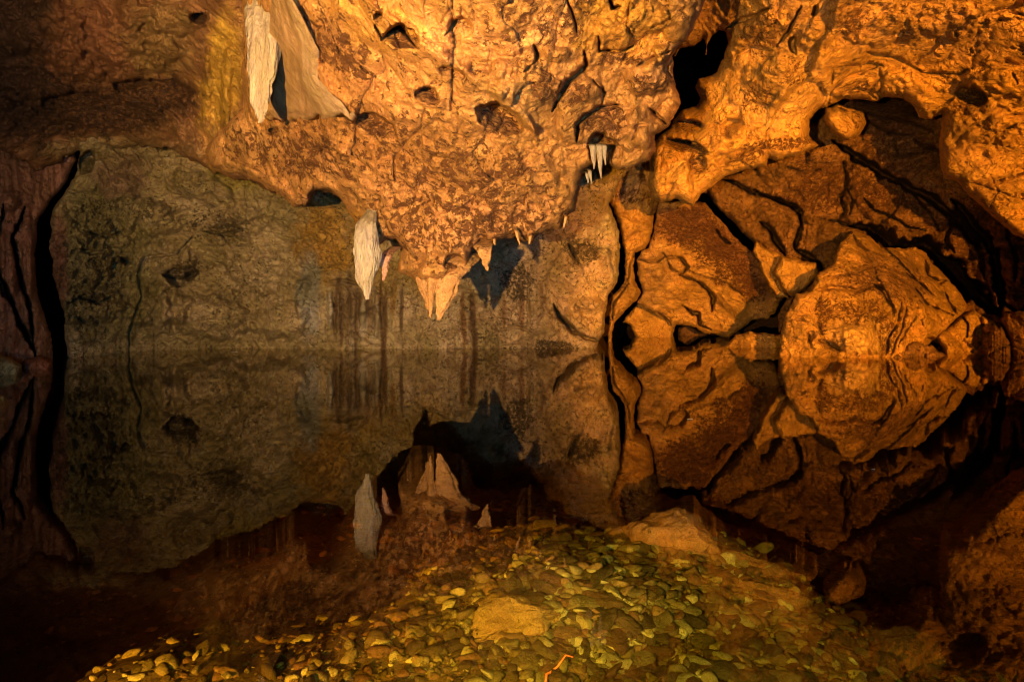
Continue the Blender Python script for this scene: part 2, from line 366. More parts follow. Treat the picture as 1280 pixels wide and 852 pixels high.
wall_feats = flow + [rough(115, 340, 55, 90, .8), rough(130, 250, 60, 40, .3), rough(300, 330, 120, 90, .18), rough(280, 285, 40, 20, .2), rough(690, 420, 40, 20, .2), rough(230, 330, 26, 16, .2),
    crack(v5((175, 470), (240, 465), (345, 480)), 2, .25),
    crack(v1((455, 562), (420, 600), (345, 608), (325, 650), (335, 700), (318, 745), (305, 785), (305, 850)), 2.2, .35),
    crack(v1((472, 632), (440, 672), (385, 690), (360, 740), (366, 850)), 1.0, .15),
    bump(222, 325, 26, 20, 20, .55), pit(229, 342, 22, 9, -8, .8, .9), bump(200, 330, 12, 22, 0, .3),
    pit(108, 205, 11, 18, 5, .9, .3), pit(204, 184, 10, 6, 0, .5, .3), bump(280, 272, 26, 18, 10, .35), pit(283, 286, 22, 6, 0, .25, .5),
    bump(120, 330, 22, 30, 0, .8), bump(140, 290, 26, 22, 20, .6), bump(130, 385, 30, 22, -15, .8), bump(105, 415, 24, 18, 0, .3), pit(118, 330, 12, 8, 0, .4), pit(150, 325, 10, 5, 0, .3), pit(112, 372, 14, 6, 0, .3),
    crack(v1((520, 620), (560, 640), (640, 660)), 1., .08), crack(v1((580, 420), (585, 540)), .9, .12), crack(v1((420, 745), (520, 760), (600, 740)), 2, .12),
    bump(260, 395, 60, 28, 8, 1.0), bump(330, 330, 50, 40, 0, .6), bump(200, 385, 40, 34, -20, .8), bump(190, 270, 40, 24, 15, .7), bump(250, 235, 50, 20, 20, .6), bump(350, 400, 40, 26, 0, .6), bump(310, 270, 34, 26, 0, .5), bump(150, 235, 30, 18, 0, .6),
    crack(v5((875, 765), (880, 720), (960, 680), (1010, 670), (1120, 700)), 1.6, .18), crack(v5((900, 765), (1000, 740), (1110, 705), (1160, 690)), 1.2, .15),
    crack(v5((1180, 570), (1200, 620), (1250, 660), (1280, 690)), 3.5, .7), crack(v5((1245, 300), (1265, 345), (1280, 360)), 2, .3),
    crack(v6((120, 560), (150, 620), (200, 680), (270, 715), (330, 725)), 2.6, .6), crack(v6((222, 550), (225, 580), (300, 590)), 1.6, .3),
    bump(*v6((290, 560))[0], 20, 12, 0, .35), bump(*v6((230, 650))[0], 28, 16, 30, .4), bump(*v6((60, 640))[0], 30, 40, 0, .2),
    crack(v6((188, 275), (195, 310), (240, 370), (262, 420)), 1.6, .25), crack(v6((315, 180), (318, 330)), .9, .1), crack(v6((333, 150), (336, 350)), .9, .1), crack(v6((375, 300), (380, 360), (400, 420)), 1.6, .25),
    crack(v6((280, 200), (284, 300)), .8, .08), crusty(*v6((250, 310))[0], 26, 16, .45), crusty(*v5((1010, 470))[0], 22, 22, .6), crusty(*v5((1180, 760))[0], 25, 8, .7),
    crusty(115, 340, 40, 90, .2), crack([(205,345),(225,352),(247,340)], 5, .8), crack([(100,310),(118,318),(130,312)], 3, .5), crack([(150,322),(158,328),(168,327)], 3, .5), crack([(85,380),(100,372),(125,378),(142,370)], 2.2, .5), crack([(95,395),(108,402),(122,398)], 2.2, .4), crack([(110,290),(135,296),(152,288)], 2, .4), crack([(258,290),(280,294),(300,286)], 2, .3), crack([(262,255),(275,262),(290,258)], 1.2, .2), crack([(180,245),(200,252),(240,248),(262,256)], .9, .12), crack([(310,300),(330,318),(352,322)], .9, .12), crack([(200,268),(240,262)], 1, .15), bump(95, 300, 22, 26, 10, .6), bump(165, 300, 24, 18, 0, .4), bump(155, 400, 20, 26, 0, .4), crusty(235, 333, 22, 12, .4), crusty(160, 260, 60, 16, .2), crusty(270, 285, 40, 20, .25),
    paint(130, 330, 75, 130, GRN, .9), paint(150, 220, 40, 30, (.30, .19, .12), .8), paint(408, 300, 40, 54, (.46, .27, .05), 1.), paint(300, 218, 45, 22, (.36, .30, .08), .9), paint(386, 370, 16, 60, (.33, .33, .28), .8),
    paint(480, 352, 30, 28, (.45, .30, .08), .7), paint(560, 380, 70, 70, TAN, .75), paint(690, 360, 90, 120, (.55, .38, .20), .95), paint(740, 380, 30, 40, (.55, .36, .13), .8),
    *[paint(*v5((xx_, yy_))[0], 2.6+k_ % 3, 24+9*(k_ % 4), cc_, .95, 3*math.sin(k_)) for k_, (xx_, yy_, cc_) in enumerate([(205, 620, (.16, .09, .04)), (240, 640, (.18, .1, .05)), (268, 560, (.15, .09, .04)), (300, 650, (.20, .12, .06)), (318, 600, (.16, .09, .04)), (355, 560, (.18, .1, .04)), (415, 580, (.20, .11, .04)), (428, 680, (.16, .09, .04)), (470, 540, (.36, .22, .06)), (505, 600, (.2, .13, .07)), (780, 640, (.30, .16, .07)), (825, 680, (.18, .1, .05)), (960, 600, (.34, .19, .09)), (1040, 600, (.28, .15, .07)), (222, 560, (.17, .1, .05)), (380, 640, (.40, .34, .22)), (285, 700, (.42, .36, .24))])],
    paint(447, 385, 36, 42, (.25, .175, .09), .75), paint(72, 330, 14, 70, (.30, .13, .09), .8), paint(*v5((185, 590))[0], 4, 26, (.58, .52, .38), .9), paint(*v5((335, 640))[0], 5, 22, (.52, .46, .32), .8), paint(*v5((395, 650))[0], 4, 26, (.5, .42, .28), .7)]  # first brown patch paints shade into the recess around the drip columns
mass('cave_wall', wall_out, [(84, 440, 15.0), (150, 440, 16.9), (230, 436, 18.2), (400, 436, 18.3), (745, 434, 18.8), (300, 220, 15.5), (100, 220, 14.6), (100, 330, 14.9), (600, 250, 16.8), (740, 250, 17), (400, 120, 13.5), (100, 120, 13.5), (790, 130, 16), (400, 510, 18.3), (700, 510, 18.8), (240, 330, 17.6), (400, -60, 12.5), (750, -60, 13), (80, -60, 13)],
     M_WALL, GREY, crust0=.44, step=1.35, erode=.12, pits=.2, feats=wall_feats, big=.40, lump=.16, fac=.16, fs=.7, fine=.04, deep=1.8, seed=2, R=8, back=.5, skirt=2.5, kind='structure',
     label='grey green limestone wall rising from the pool at left and centre')

# far-left folds
mass('cave_wall', [(-130, 130), (84, 130), (95, 200), (80, 232), (62, 253)] + v1((92, 520), (80, 600), (92, 700), (118, 790), (130, 900)) + [(70, 520), (-130, 540)],
     [(-130, 200, 11), (40, 250, 14), (90, 200, 15), (55, 450, 13.8), (-130, 500, 11), (0, 350, 13)], M_UL, (.30, .15, .09), crust0=.4,
     feats=[crack(v1((60, 490), (30, 560), (42, 640), (70, 720), (82, 850)), 3, .5), crack(v1((0, 650), (38, 740), (78, 830)), 3.5, .6), crack(v1((10, 480), (-10, 600), (5, 700)), 2.5, .3),
            bump(14, 252, 14, 14, 0, .4), bump(8, 330, 12, 60, -6, .35), bump(34, 330, 9, 70, 0, .3)],
     big=.25, lump=.14, flute=.16, fx=12, seed=3, R=7, back=.5, skirt=2.2, kind='structure', label='dark reddish folded wall at the far left edge')

# upper-left overhang
UL = [(-130, 190), (-10, 182), (18, 196), (45, 215), (62, 210), (90, 193), (113, 180), (158, 186), (206, 186), (238, 203), (264, 213), (300, 224), (340, 240), (380, 240), (420, 100), (420, -190), (-130, -190)]
ul_feats = [bump(140, 60, 55, 40, 30, .5), bump(60, 40, 60, 45, 20, .5), bump(190, 85, 18, 16, 0, .35), bump(200, 60, 34, 20, 15, .4), bump(215, 25, 45, 22, 0, .4), bump(100, 85, 40, 22, 25, .4), bump(185, 40, 26, 18, 0, .3), bump(60, 110, 50, 24, 0, .4),
            bump(195, 105, 26, 12, 0, .35), bump(170, 15, 30, 20, 0, .4),
            pit(v1((470, 45))[0][0], v1((470, 45))[0][1], 13, 10, 0, .5, 1.), rough(130, 138, 125, 34, .45), rough(215, 150, 50, 30, .3), rough(30, 120, 50, 60, .3), pit(v1((365, 215))[0][0], 112, 50, 14, 5, .6, .6), pit(90, 126, 40, 12, -6, .5, .5),
            bump(178, 165, 22, 14, 0, .4), bump(205, 182, 16, 14, 0, .4), bump(230, 170, 14, 22, 0, .35), bump(245, 185, 16, 18, 0, .3), bump(120, 160, 26, 14, 0, .35),
            crusty(130, 135, 130, 38, .5), crusty(30, 130, 60, 60, .5), crusty(190, 120, 60, 22, .3),
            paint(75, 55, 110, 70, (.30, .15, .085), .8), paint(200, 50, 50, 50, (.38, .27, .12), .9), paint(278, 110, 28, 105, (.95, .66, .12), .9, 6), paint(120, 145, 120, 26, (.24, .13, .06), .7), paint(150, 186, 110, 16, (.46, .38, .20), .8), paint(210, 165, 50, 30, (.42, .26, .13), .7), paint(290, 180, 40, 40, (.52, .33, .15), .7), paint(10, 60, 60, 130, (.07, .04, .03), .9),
            crack(v1((545, 270), (545, 350)), 1.2, .2), bump(258, 110, 7, 60, 2, .2), bump(283, 120, 8, 60, 2, .22)]
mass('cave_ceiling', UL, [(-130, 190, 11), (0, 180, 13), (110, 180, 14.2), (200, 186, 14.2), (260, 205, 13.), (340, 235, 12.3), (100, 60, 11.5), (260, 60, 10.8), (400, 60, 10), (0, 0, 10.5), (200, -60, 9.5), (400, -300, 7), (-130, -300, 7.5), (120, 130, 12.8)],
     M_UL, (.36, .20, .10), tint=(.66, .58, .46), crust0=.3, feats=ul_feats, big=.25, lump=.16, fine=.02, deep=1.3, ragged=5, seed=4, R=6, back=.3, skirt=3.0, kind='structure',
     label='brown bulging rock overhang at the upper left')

# ------------------------------------------------------------------ main hanging mass of the ceiling
MO = [(296, -190), (305, 60), (303, 135), (275, 160), (254, 188)] + v1((500, 395), (560, 410), (640, 450), (700, 490)) + v5((80, 130), (130, 60), (190, 75), (250, 125), (300, 205), (345, 250), (395, 320), (415, 300), (440, 283), (480, 280), (505, 310), (500, 420), (530, 440),
      (570, 470), (610, 480), (700, 470), (770, 440), (800, 400), (815, 320), (850, 290), (915, 292), (960, 280), (1010, 270), (1045, 288), (1080, 300), (1120, 262), (1180, 232), (1215, 228), (1248, 172), (1275, 155)) + \
     v3((345, 720), (358, 640), (375, 600), (440, 560), (485, 600), (520, 608), (600, 570), (620, 540), (618, 480), (670, 450), (712, 370), (712, 330), (690, 290), (680, 200), (710, 160), (750, 110), (790, 30), (805, -20)) + [(905, -120), (920, -190)]
def p2(x, y): return v2((x, y))[0]
def p3(x, y): return v3((x, y))[0]
mass_feats = [rough(560, 200, 160, 90, .06), rough(660, 60, 90, 50, .14), rough(790, 110, 60, 60, .14),
    ridge(v2((150, -60), (280, 180), (330, 330), (440, 430)), 6, .12),
    ridge(v2((400, -120), (480, 0), (600, 90), (720, 190), (850, 270), (960, 340), (1080, 440), (1120, 500)), 10, .34),
    ridge(v2((1110, 470), (1140, 560), (1160, 610)), 3, .1), ridge(v2((1040, 570), (1080, 660)), 3, .1),
    crack(v2((1120, 170), (1135, 215), (1120, 240), (1080, 275)), 2.2, .3), crack(v2((510, 95), (540, 150), (600, 100), (680, 190)), 2.2, .35), crack(v2((350, 130), (380, 215)), 1.6, .15), crack(v2((460, 250), (490, 285)), 1.6, .15), crack(v2((780, 140), (830, 70)), 1.8, .2),
    pit(*p2(525, 70), 6, 9, 20, .35, .3), pit(*p2(610, 145), 24, 17, 25, .60, .55), pit(*p2(715, 368), 18, 13, 20, .55, .6), pit(*p2(985, 455), 32, 20, 25, .85, .6), pit(*p2(515, 475), 26, 13, 20, .5, .6), pit(*p2(800, 280), 22, 7, 15, .2, .4), pit(*p2(840, 110), 16, 16, 0, .2, .1),
    pit(*p2(165, 430), 5, 5, 0, .3, .5), pit(*p2(125, 500), 5, 4, 0, .3, .5), pit(*v5((165, 110))[0], 20, 16, 10, .8, .9), pit(*v5((465, 320))[0], 12, 12, 20, .7, .7), pit(*v5((735, 385))[0], 13, 11, 0, .45, .8),
    crack(v3((370, 180), (375, 230), (350, 260), (310, 290), (280, 340), (260, 400)), 3.5, .6), crack(v3((190, 160), (200, 220)), 2, .25), crack(v3((310, 0), (330, 60), (345, 120)), 2., .25), crack(v3((345, 500), (345, 440), (430, 380), (500, 375)), 3, .7),
    crack(v3((430, 380), (440, 330), (400, 280)), 2.2, .3), crack(v3((420, 130), (425, 180), (500, 185), (540, 160)), 2.2, .4), crack(v3((600, 385), (640, 420), (665, 445)), 2.2, .4), crack(v3((560, 230), (620, 200), (680, 180)), 2., .35), crack(v3((540, 500), (560, 450), (600, 440)), 2, .25),
    crack(v3((460, 0), (470, 30), (500, 25)), 2.5, .5), crack(v3((530, 0), (520, 90), (540, 130)), 1.5, .15), crack(v3((600, 100), (640, 90), (690, 60)), 1.6, .15), crack(v3((670, 0), (672, 70)), 1.2, .12), crack(v3((700, 170), (660, 250), (690, 300)), 2.5, .35),
    bump(*p3(480, 120), 24, 22, 0, .3), bump(*p3(580, 60), 30, 26, 0, .35), bump(*p3(700, 60), 26, 30, 20, .35), bump(*p3(600, 270), 34, 26, 20, .55), bump(*p3(560, 460), 26, 30, 10, .5), bump(*p3(270, 190), 22, 12, 0, .3), bump(*p3(150, 300), 50, 30, 15, .5), bump(*p3(120, 110), 40, 30, 0, .2), bump(*p3(380, 320), 18, 18, 0, .3), bump(*p3(640, 190), 20, 12, -25, .35),
    bump(545, 345, 34, 26, 0, .3), bump(560, 290, 70, 45, 0, .35), bump(650, 230, 60, 50, 0, .3), bump(470, 220, 60, 40, 20, .3), bump(520, 130, 40, 30, 0, .25),
    pit(*p3(430, 530), 18, 22, 0, .9, .2), pit(*p3(440, 420), 26, 10, -20, .3, .7),
    crusty(500, 190, 130, 60, .22, 20), crusty(600, 200, 60, 50, .12), crusty(420, 60, 60, 26, .45, 45), crusty(560, 280, 140, 34, .22), crusty(650, 250, 60, 60, .25), crusty(350, 190, 80, 30, .3, 10), crusty(*p3(230, 310), 16, 26, .4, 30), crusty(*p3(500, 210), 30, 10, .55), crusty(*p3(600, 300), 26, 16, .4), crusty(*p3(440, 440), 36, 22, .45), crusty(*p3(340, 330), 22, 20, .4), crusty(680, 20, 60, 30, .15),
    crusty(560, 40, 70, 40, -.15, 30), crusty(640, 120, 50, 26, -.25, 30),
    paint(390, 110, 70, 70, (.60, .36, .17), .8), paint(470, 30, 80, 30, (.66, .42, .12), .6, 30), paint(600, 60, 80, 50, (.70, .46, .26), .7), paint(780, 30, 70, 50, (.66, .42, .08), .8), paint(500, 185, 90, 40, (.52, .31, .13), .6, 20), paint(640, 130, 50, 30, PALE, .6), paint(300, 180, 50, 40, (.55, .38, .18), .8), paint(*v5((300, 190))[0], 10, 14, YEL, .8)]
MCT = [(250, 190, 12.2), (380, 255, 11.2), (480, 290, 10.3), (560, 345, 10), (650, 295, 9.8), (712, 262, 9.6), (735, 200, 9.2), (800, 205, 9.2), (845, 110, 8.8), (270, 60, 10), (430, 120, 8.6), (560, 150, 8.0), (700, 120, 8.0), (600, 0, 6.4), (400, 0, 7.4), (870, 0, 7.4), (260, -300, 5.2), (920, -300, 4.6), (600, -300, 3.8)]
mass('cave_ceiling', MO, MCT,
     M_MASS, ORG, tint=(1, .80, .50), step=1.35, crust0=.44, feats=mass_feats, big=.34, lump=.12, deep=1.25, fine=.025, fac=.22, fs=1.1, erode=.05, pits=.10, seed=5, R=13, back=.75, skirt=3.0, ragged=3.5, kind='structure',
     label='bright orange speckled rock mass hanging low over the pool')

# ------------------------------------------------------------------ right ceiling
RCO = [(868, -190), (862, -60)] + v3((740, 20), (690, 200), (712, 172), (752, 166), (782, 150), (795, 128), (803, 195), (812, 150), (826, 126), (850, 106), (874, 112), (886, 150), (865, 205), (835, 262), (775, 280), (764, 312), (786, 345), (765, 378), (715, 392), (680, 450), (640, 480), (600, 540), (600, 660), (612, 705), (640, 722), (700, 708), (760, 735), (785, 690), (870, 622), (960, 600)) + \
      v4((130, 595), (165, 592), (172, 565), (200, 572), (270, 560), (350, 515), (318, 480), (320, 430), (350, 385), (400, 372), (440, 350), (500, 352), (560, 362), (580, 345), (650, 350), (690, 380), (710, 415), (740, 425), (790, 402), (775, 520), (790, 635), (835, 642), (900, 702), (960, 762), (1040, 832), (1085, 855)) + [(1400, 470), (1400, -190)]
def p4(x, y): return v4((x, y))[0]
rc_feats = [
    crack(v4((395, 300), (405, 250), (450, 235), (540, 225), (580, 235)), 1.6, .3), crack(v4((385, 380), (395, 320), (440, 280), (500, 260), (570, 230)), 1.6, .25), crack(v4((260, 130), (255, 160), (270, 190)), 3.5, .6), crack(v4((330, 60), (340, 20)), 2.5, .5), crack(v4((200, 170), (250, 100), (290, 20)), 2.2, .4), crack(v4((20, 100), (80, 70), (180, 30)), 3, .5),
    crack(v4((0, 150), (80, 165), (190, 180)), 1.8, .25), crack(v4((380, 360), (430, 340), (490, 310), (560, 355)), 1.6, .2), crack(v4((565, 240), (575, 300), (565, 350)), 1.2, .15), crack(v4((500, 185), (560, 195), (640, 210), (720, 260), (850, 260), (900, 240)), 1.8, .22), crack(v4((835, 115), (845, 130)), 3, .3), crack(v4((885, 170), (895, 190)), 2.5, .3),
    crack(v4((820, 640), (900, 650), (990, 680), (1079, 710)), 1.2, .15), crack(v4((860, 510), (960, 510), (1060, 530)), 1.2, .1), crack(v4((900, 440), (980, 470), (1060, 440)), 1.4, .12), crack(v4((1040, 260), (1060, 300)), 1.4, .15), crack(v4((430, 130), (480, 160), (520, 160)), 1.6, .15),
    pit(*p4(890, 350), 20, 16, 20, .9, .5), crack(v4((960, 620), (990, 680), (960, 740)), 1.2, .1), pit(*p4(360, 445), 10, 16, 10, .8, .4), pit(*p4(400, 480), 10, 5, 40, .4, .4),
    bump(*p3(905, 465), 11, 10, 0, .35), pit(*p3(895, 455), 16, 14, -30, .45, .2), pit(*p3(730, 520), 30, 9, 15, .8, .8), pit(*p3(770, 580), 12, 16, 0, .5, .8), pit(*p3(720, 450), 28, 10, 0, .5, .4),
    bump(*p4(180, 290), 40, 34, 0, .4), bump(*p4(60, 190), 14, 22, 0, .3), bump(*p4(430, 200), 40, 20, -20, .3), bump(*p4(650, 310), 44, 26, 10, .4), bump(*p4(600, 90), 60, 26, -10, .35), bump(*p4(820, 80), 60, 24, -8, .35), bump(*p4(950, 290), 40, 22, 0, .3), bump(*p4(940, 450), 44, 34, 0, .35), bump(*p4(160, 90), 34, 18, -20, .4), bump(*p4(330, 130), 22, 24, 0, .35), bump(*p4(120, 570), 40, 14, -15, .3), bump(*p4(920, 600), 46, 30, 10, .3),
    crusty(*p4(130, 340), 26, 20, .35), crusty(*p4(260, 260), 26, 22, .3), crusty(*p4(150, 120), 40, 26, .35, -25), crusty(*p4(450, 60), 30, 22, .3), crusty(*p4(470, 110), 16, 14, .4), crusty(*p4(900, 240), 80, 18, .25), crusty(*p4(700, 60), 90, 30, .1), crusty(*p4(200, 510), 50, 8, .5, -5), crusty(*p4(880, 370), 26, 14, .6), crusty(*p4(940, 450), 40, 16, .25, 20), crusty(*p3(960, 550), 30, 10, .5, -20), crusty(*p4(500, 310), 26, 14, .3, -20), crusty(*p4(980, 760), 30, 30, .3),
    paint(*p4(200, 300), 70, 60, (.60, .37, .13), .7), paint(*p4(600, 60), 140, 50, (.46, .27, .11), .8), paint(*p4(950, 120), 100, 50, (.42, .24, .10), .8), paint(*p4(950, 560), 60, 80, (.46, .27, .10), .7)]
mass('cave_ceiling', RCO, [(820, 250, 14.5), (870, 250, 14), (1000, 195, 14), (1060, 125, 14), (1150, 145, 13.6), (1180, 225, 14), (1280, 300, 14), (1400, 460, 13), (900, 60, 13.5), (1000, 0, 10.5), (1280, 0, 9.5), (1280, 150, 12), (870, -190, 7.5), (880, 20, 13.5), (1400, -300, 6), (1200, -150, 8), (850, 150, 15), (1000, 100, 12.4)],
     M_RIGHT, OC, crust0=.36, feats=rc_feats, big=.28, lump=.09, fine=.03, fac=.40, fs=.62, erode=.03, pits=.16, deep=1.8, seed=6, R=13, back=1.1, skirt=3.0, ragged=2.5, kind='structure',
     label='orange rock ceiling with an arched rim at the upper right')

# ------------------------------------------------------------------ right wall behind the boulders
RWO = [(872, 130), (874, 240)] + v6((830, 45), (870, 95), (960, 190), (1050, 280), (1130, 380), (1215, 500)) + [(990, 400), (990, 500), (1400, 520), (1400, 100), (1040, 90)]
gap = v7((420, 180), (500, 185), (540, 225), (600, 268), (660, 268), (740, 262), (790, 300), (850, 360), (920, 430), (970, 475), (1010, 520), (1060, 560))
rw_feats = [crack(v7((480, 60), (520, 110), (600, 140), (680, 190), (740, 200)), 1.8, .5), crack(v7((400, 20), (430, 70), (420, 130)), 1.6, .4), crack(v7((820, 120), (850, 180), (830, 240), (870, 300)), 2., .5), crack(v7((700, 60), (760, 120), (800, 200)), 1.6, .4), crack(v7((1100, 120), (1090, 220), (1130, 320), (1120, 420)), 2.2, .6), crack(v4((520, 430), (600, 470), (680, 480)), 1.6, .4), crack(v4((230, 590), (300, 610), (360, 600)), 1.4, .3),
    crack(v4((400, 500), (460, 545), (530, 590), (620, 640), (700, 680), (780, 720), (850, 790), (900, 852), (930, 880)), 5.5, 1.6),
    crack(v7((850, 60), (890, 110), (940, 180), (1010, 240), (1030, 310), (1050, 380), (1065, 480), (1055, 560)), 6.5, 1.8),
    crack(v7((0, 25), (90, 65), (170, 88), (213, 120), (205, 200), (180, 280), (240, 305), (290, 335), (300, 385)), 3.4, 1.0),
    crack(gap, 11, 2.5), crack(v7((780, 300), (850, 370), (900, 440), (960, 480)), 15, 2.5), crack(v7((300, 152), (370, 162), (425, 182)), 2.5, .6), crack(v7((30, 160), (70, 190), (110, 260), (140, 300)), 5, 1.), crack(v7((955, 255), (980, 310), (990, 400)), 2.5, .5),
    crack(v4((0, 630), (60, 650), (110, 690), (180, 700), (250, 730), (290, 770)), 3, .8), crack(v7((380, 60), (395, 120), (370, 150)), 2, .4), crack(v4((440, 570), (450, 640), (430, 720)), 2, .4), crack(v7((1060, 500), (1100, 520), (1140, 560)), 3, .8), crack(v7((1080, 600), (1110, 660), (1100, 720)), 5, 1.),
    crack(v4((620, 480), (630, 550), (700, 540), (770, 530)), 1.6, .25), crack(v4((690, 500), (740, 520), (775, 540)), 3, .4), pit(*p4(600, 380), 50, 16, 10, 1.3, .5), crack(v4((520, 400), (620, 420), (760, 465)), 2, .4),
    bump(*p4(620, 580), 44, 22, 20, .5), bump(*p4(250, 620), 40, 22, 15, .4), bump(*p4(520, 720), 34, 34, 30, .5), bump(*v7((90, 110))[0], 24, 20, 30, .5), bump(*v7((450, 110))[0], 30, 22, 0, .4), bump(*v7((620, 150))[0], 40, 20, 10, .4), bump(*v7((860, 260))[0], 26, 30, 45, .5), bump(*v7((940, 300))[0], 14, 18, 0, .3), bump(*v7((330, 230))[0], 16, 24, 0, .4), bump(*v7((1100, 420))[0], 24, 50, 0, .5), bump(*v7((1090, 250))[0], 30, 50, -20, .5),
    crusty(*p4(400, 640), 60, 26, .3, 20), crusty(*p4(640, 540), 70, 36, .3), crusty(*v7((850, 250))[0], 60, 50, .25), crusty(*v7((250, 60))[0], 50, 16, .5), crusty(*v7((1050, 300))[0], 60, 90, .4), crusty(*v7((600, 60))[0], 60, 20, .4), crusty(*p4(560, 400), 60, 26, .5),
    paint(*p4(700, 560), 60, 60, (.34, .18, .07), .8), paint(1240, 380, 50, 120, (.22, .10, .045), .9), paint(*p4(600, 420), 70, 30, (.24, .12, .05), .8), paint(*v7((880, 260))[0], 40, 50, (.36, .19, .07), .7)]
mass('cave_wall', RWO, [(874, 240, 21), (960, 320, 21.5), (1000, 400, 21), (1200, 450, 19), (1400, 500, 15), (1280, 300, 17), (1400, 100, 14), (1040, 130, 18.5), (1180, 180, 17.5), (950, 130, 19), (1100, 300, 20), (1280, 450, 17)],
     M_RIGHT, (.30, .155, .045), crust0=.5, feats=rw_feats, big=.35, lump=.2, fine=.04, fac=.5, fs=.8, erode=.08, pits=.2, seed=7, R=9, back=1.2, skirt=2.5, ragged=2.5, kind='structure',  # base and crust darkened to stand for shade under the right ceiling
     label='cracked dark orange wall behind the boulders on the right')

# ------------------------------------------------------------------ boulders and slabs on the right
def rock(outline, dd, label, cat, name='boulder', base=OC, group=None, **k):
    kw = dict(crust0=.25, big=.18, lump=.08, fine=.03, fac=.38, fs=1.1, R=5, back=.45, skirt=1.6, ragged=2.5, step=1.3, erode=.06, pits=.12)
    kw.update(k)
    return mass(name, outline, dd, M_RIGHT, base, label=label, cat=cat, group=group, **kw)

rock([(745, 190)] + v6((370, 60), (400, 130), (432, 230), (445, 330), (440, 460), (388, 512), (384, 560), (370, 690)) + [(758, 470), (765, 470)] + v6((388, 690), (405, 640), (445, 592), (505, 540), (528, 503), (503, 450), (492, 380), (497, 320), (545, 302), (577, 222), (577, 150), (607, 70)) + [(824, 190)],
     [(750, 190, 17.5), (820, 190, 18), (790, 300, 20), (765, 430, 21), (780, 360, 20.5)], 'narrow leaning rib of ochre rock between two black cracks', 'rock rib', name='rock_rib', seed=8, flute=.1, fx=7, R=7, back=.8, crust0=.15,
     feats=[crack(v6((470, 450), (440, 500), (400, 550), (385, 640)), 1.4, .4), crack(v6((495, 320), (470, 370), (470, 430), (440, 480)), 1.4, .3), crusty(790, 245, 30, 14, .6), paint(770, 230, 40, 26, (.34, .22, .12), .7)])
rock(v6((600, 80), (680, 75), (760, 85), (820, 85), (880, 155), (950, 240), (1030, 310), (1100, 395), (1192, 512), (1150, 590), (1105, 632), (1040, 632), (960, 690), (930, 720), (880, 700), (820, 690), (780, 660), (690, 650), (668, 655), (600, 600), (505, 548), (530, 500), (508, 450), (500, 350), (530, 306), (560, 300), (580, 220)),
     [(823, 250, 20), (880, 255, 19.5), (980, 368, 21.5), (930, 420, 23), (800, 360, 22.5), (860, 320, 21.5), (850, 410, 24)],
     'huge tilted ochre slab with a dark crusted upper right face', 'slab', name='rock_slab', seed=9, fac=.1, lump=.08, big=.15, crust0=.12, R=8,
     feats=[crack(v6((620, 320), (640, 340), (700, 335), (745, 380), (720, 412)), 1.8, .5), crack(v6((700, 415), (760, 440), (830, 480), (858, 530), (850, 590)), 2.6, .7), crack(v6((720, 560), (760, 600), (790, 600), (800, 650), (850, 680)), 2.4, .8), crack(v6((590, 590), (630, 620), (665, 655)), 1.6, .4),
            crack(v6((500, 345), (560, 360), (600, 355), (625, 340)), 1.6, .4), crack(v6((640, 350), (670, 400), (720, 410)), 1.2, .3), crack(v6((870, 205), (890, 240), (940, 280)), 2.2, .4), crack(v6((740, 390), (800, 430), (900, 450), (1000, 520)), 1.2, .2), crack(v6((1100, 620), (1040, 640), (1080, 690)), 1.5, .4),
            bump(*v6((560, 330))[0], 15, 7, 5, .3), bump(*v6((600, 400))[0], 12, 14, 0, .3), bump(*v6((690, 375))[0], 14, 10, 20, .3), bump(*v6((640, 500))[0], 30, 22, 30, .25), bump(*v6((960, 560))[0], 40, 14, 35, .3),
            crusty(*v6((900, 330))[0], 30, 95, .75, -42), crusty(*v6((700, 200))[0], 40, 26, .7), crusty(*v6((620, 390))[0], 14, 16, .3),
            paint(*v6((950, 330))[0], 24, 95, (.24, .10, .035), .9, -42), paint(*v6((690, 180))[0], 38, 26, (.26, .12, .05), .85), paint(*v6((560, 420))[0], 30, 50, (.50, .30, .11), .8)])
rock(v6((436, 640), (452, 612), (480, 590), (500, 560), (515, 520), (570, 545), (640, 595), (690, 640), (672, 700), (655, 760), (540, 790), (500, 700), (470, 650)), [(780, 400, 25), (840, 420, 25), (800, 440, 25)],
     'small pale ochre block beside the black hole at the waterline', 'boulder', seed=10, R=5, back=.5, lump=.06, fac=.08, crust0=.1, step=1.3)
rock(v6((690, 660), (740, 640), (800, 680), (830, 690), (880, 700), (930, 660), (990, 690), (960, 740), (800, 770), (700, 740)), [(846, 410, 26.5), (920, 420, 26), (860, 440, 26.5)],
     'low dark brown rock in the hollow under the tilted slab', 'boulder', base=(.20, .10, .04), seed=11, R=4, back=.6, step=1.3)
rock(v6((915, 745), (960, 700), (1020, 685), (1100, 690), (1180, 700), (1180, 800), (900, 800)), [(905, 432, 19), (975, 432, 18.5), (940, 420, 19)],
     'low ragged orange ledge at the waterline left of the big boulder', 'rock ledge', name='rock_ledge', seed=12, R=4, back=.6, step=1.3, fs=1.8)
rock(v7((95, 375), (128, 312), (200, 318), (272, 335), (285, 385), (250, 432), (172, 478), (140, 462)), [(975, 330, 18.4), (1015, 350, 18.2), (990, 365, 18.4)],
     'wedge shaped orange rock perched left of the big boulder', 'boulder', seed=13, R=7, back=.7, step=1.3, fac=.12)
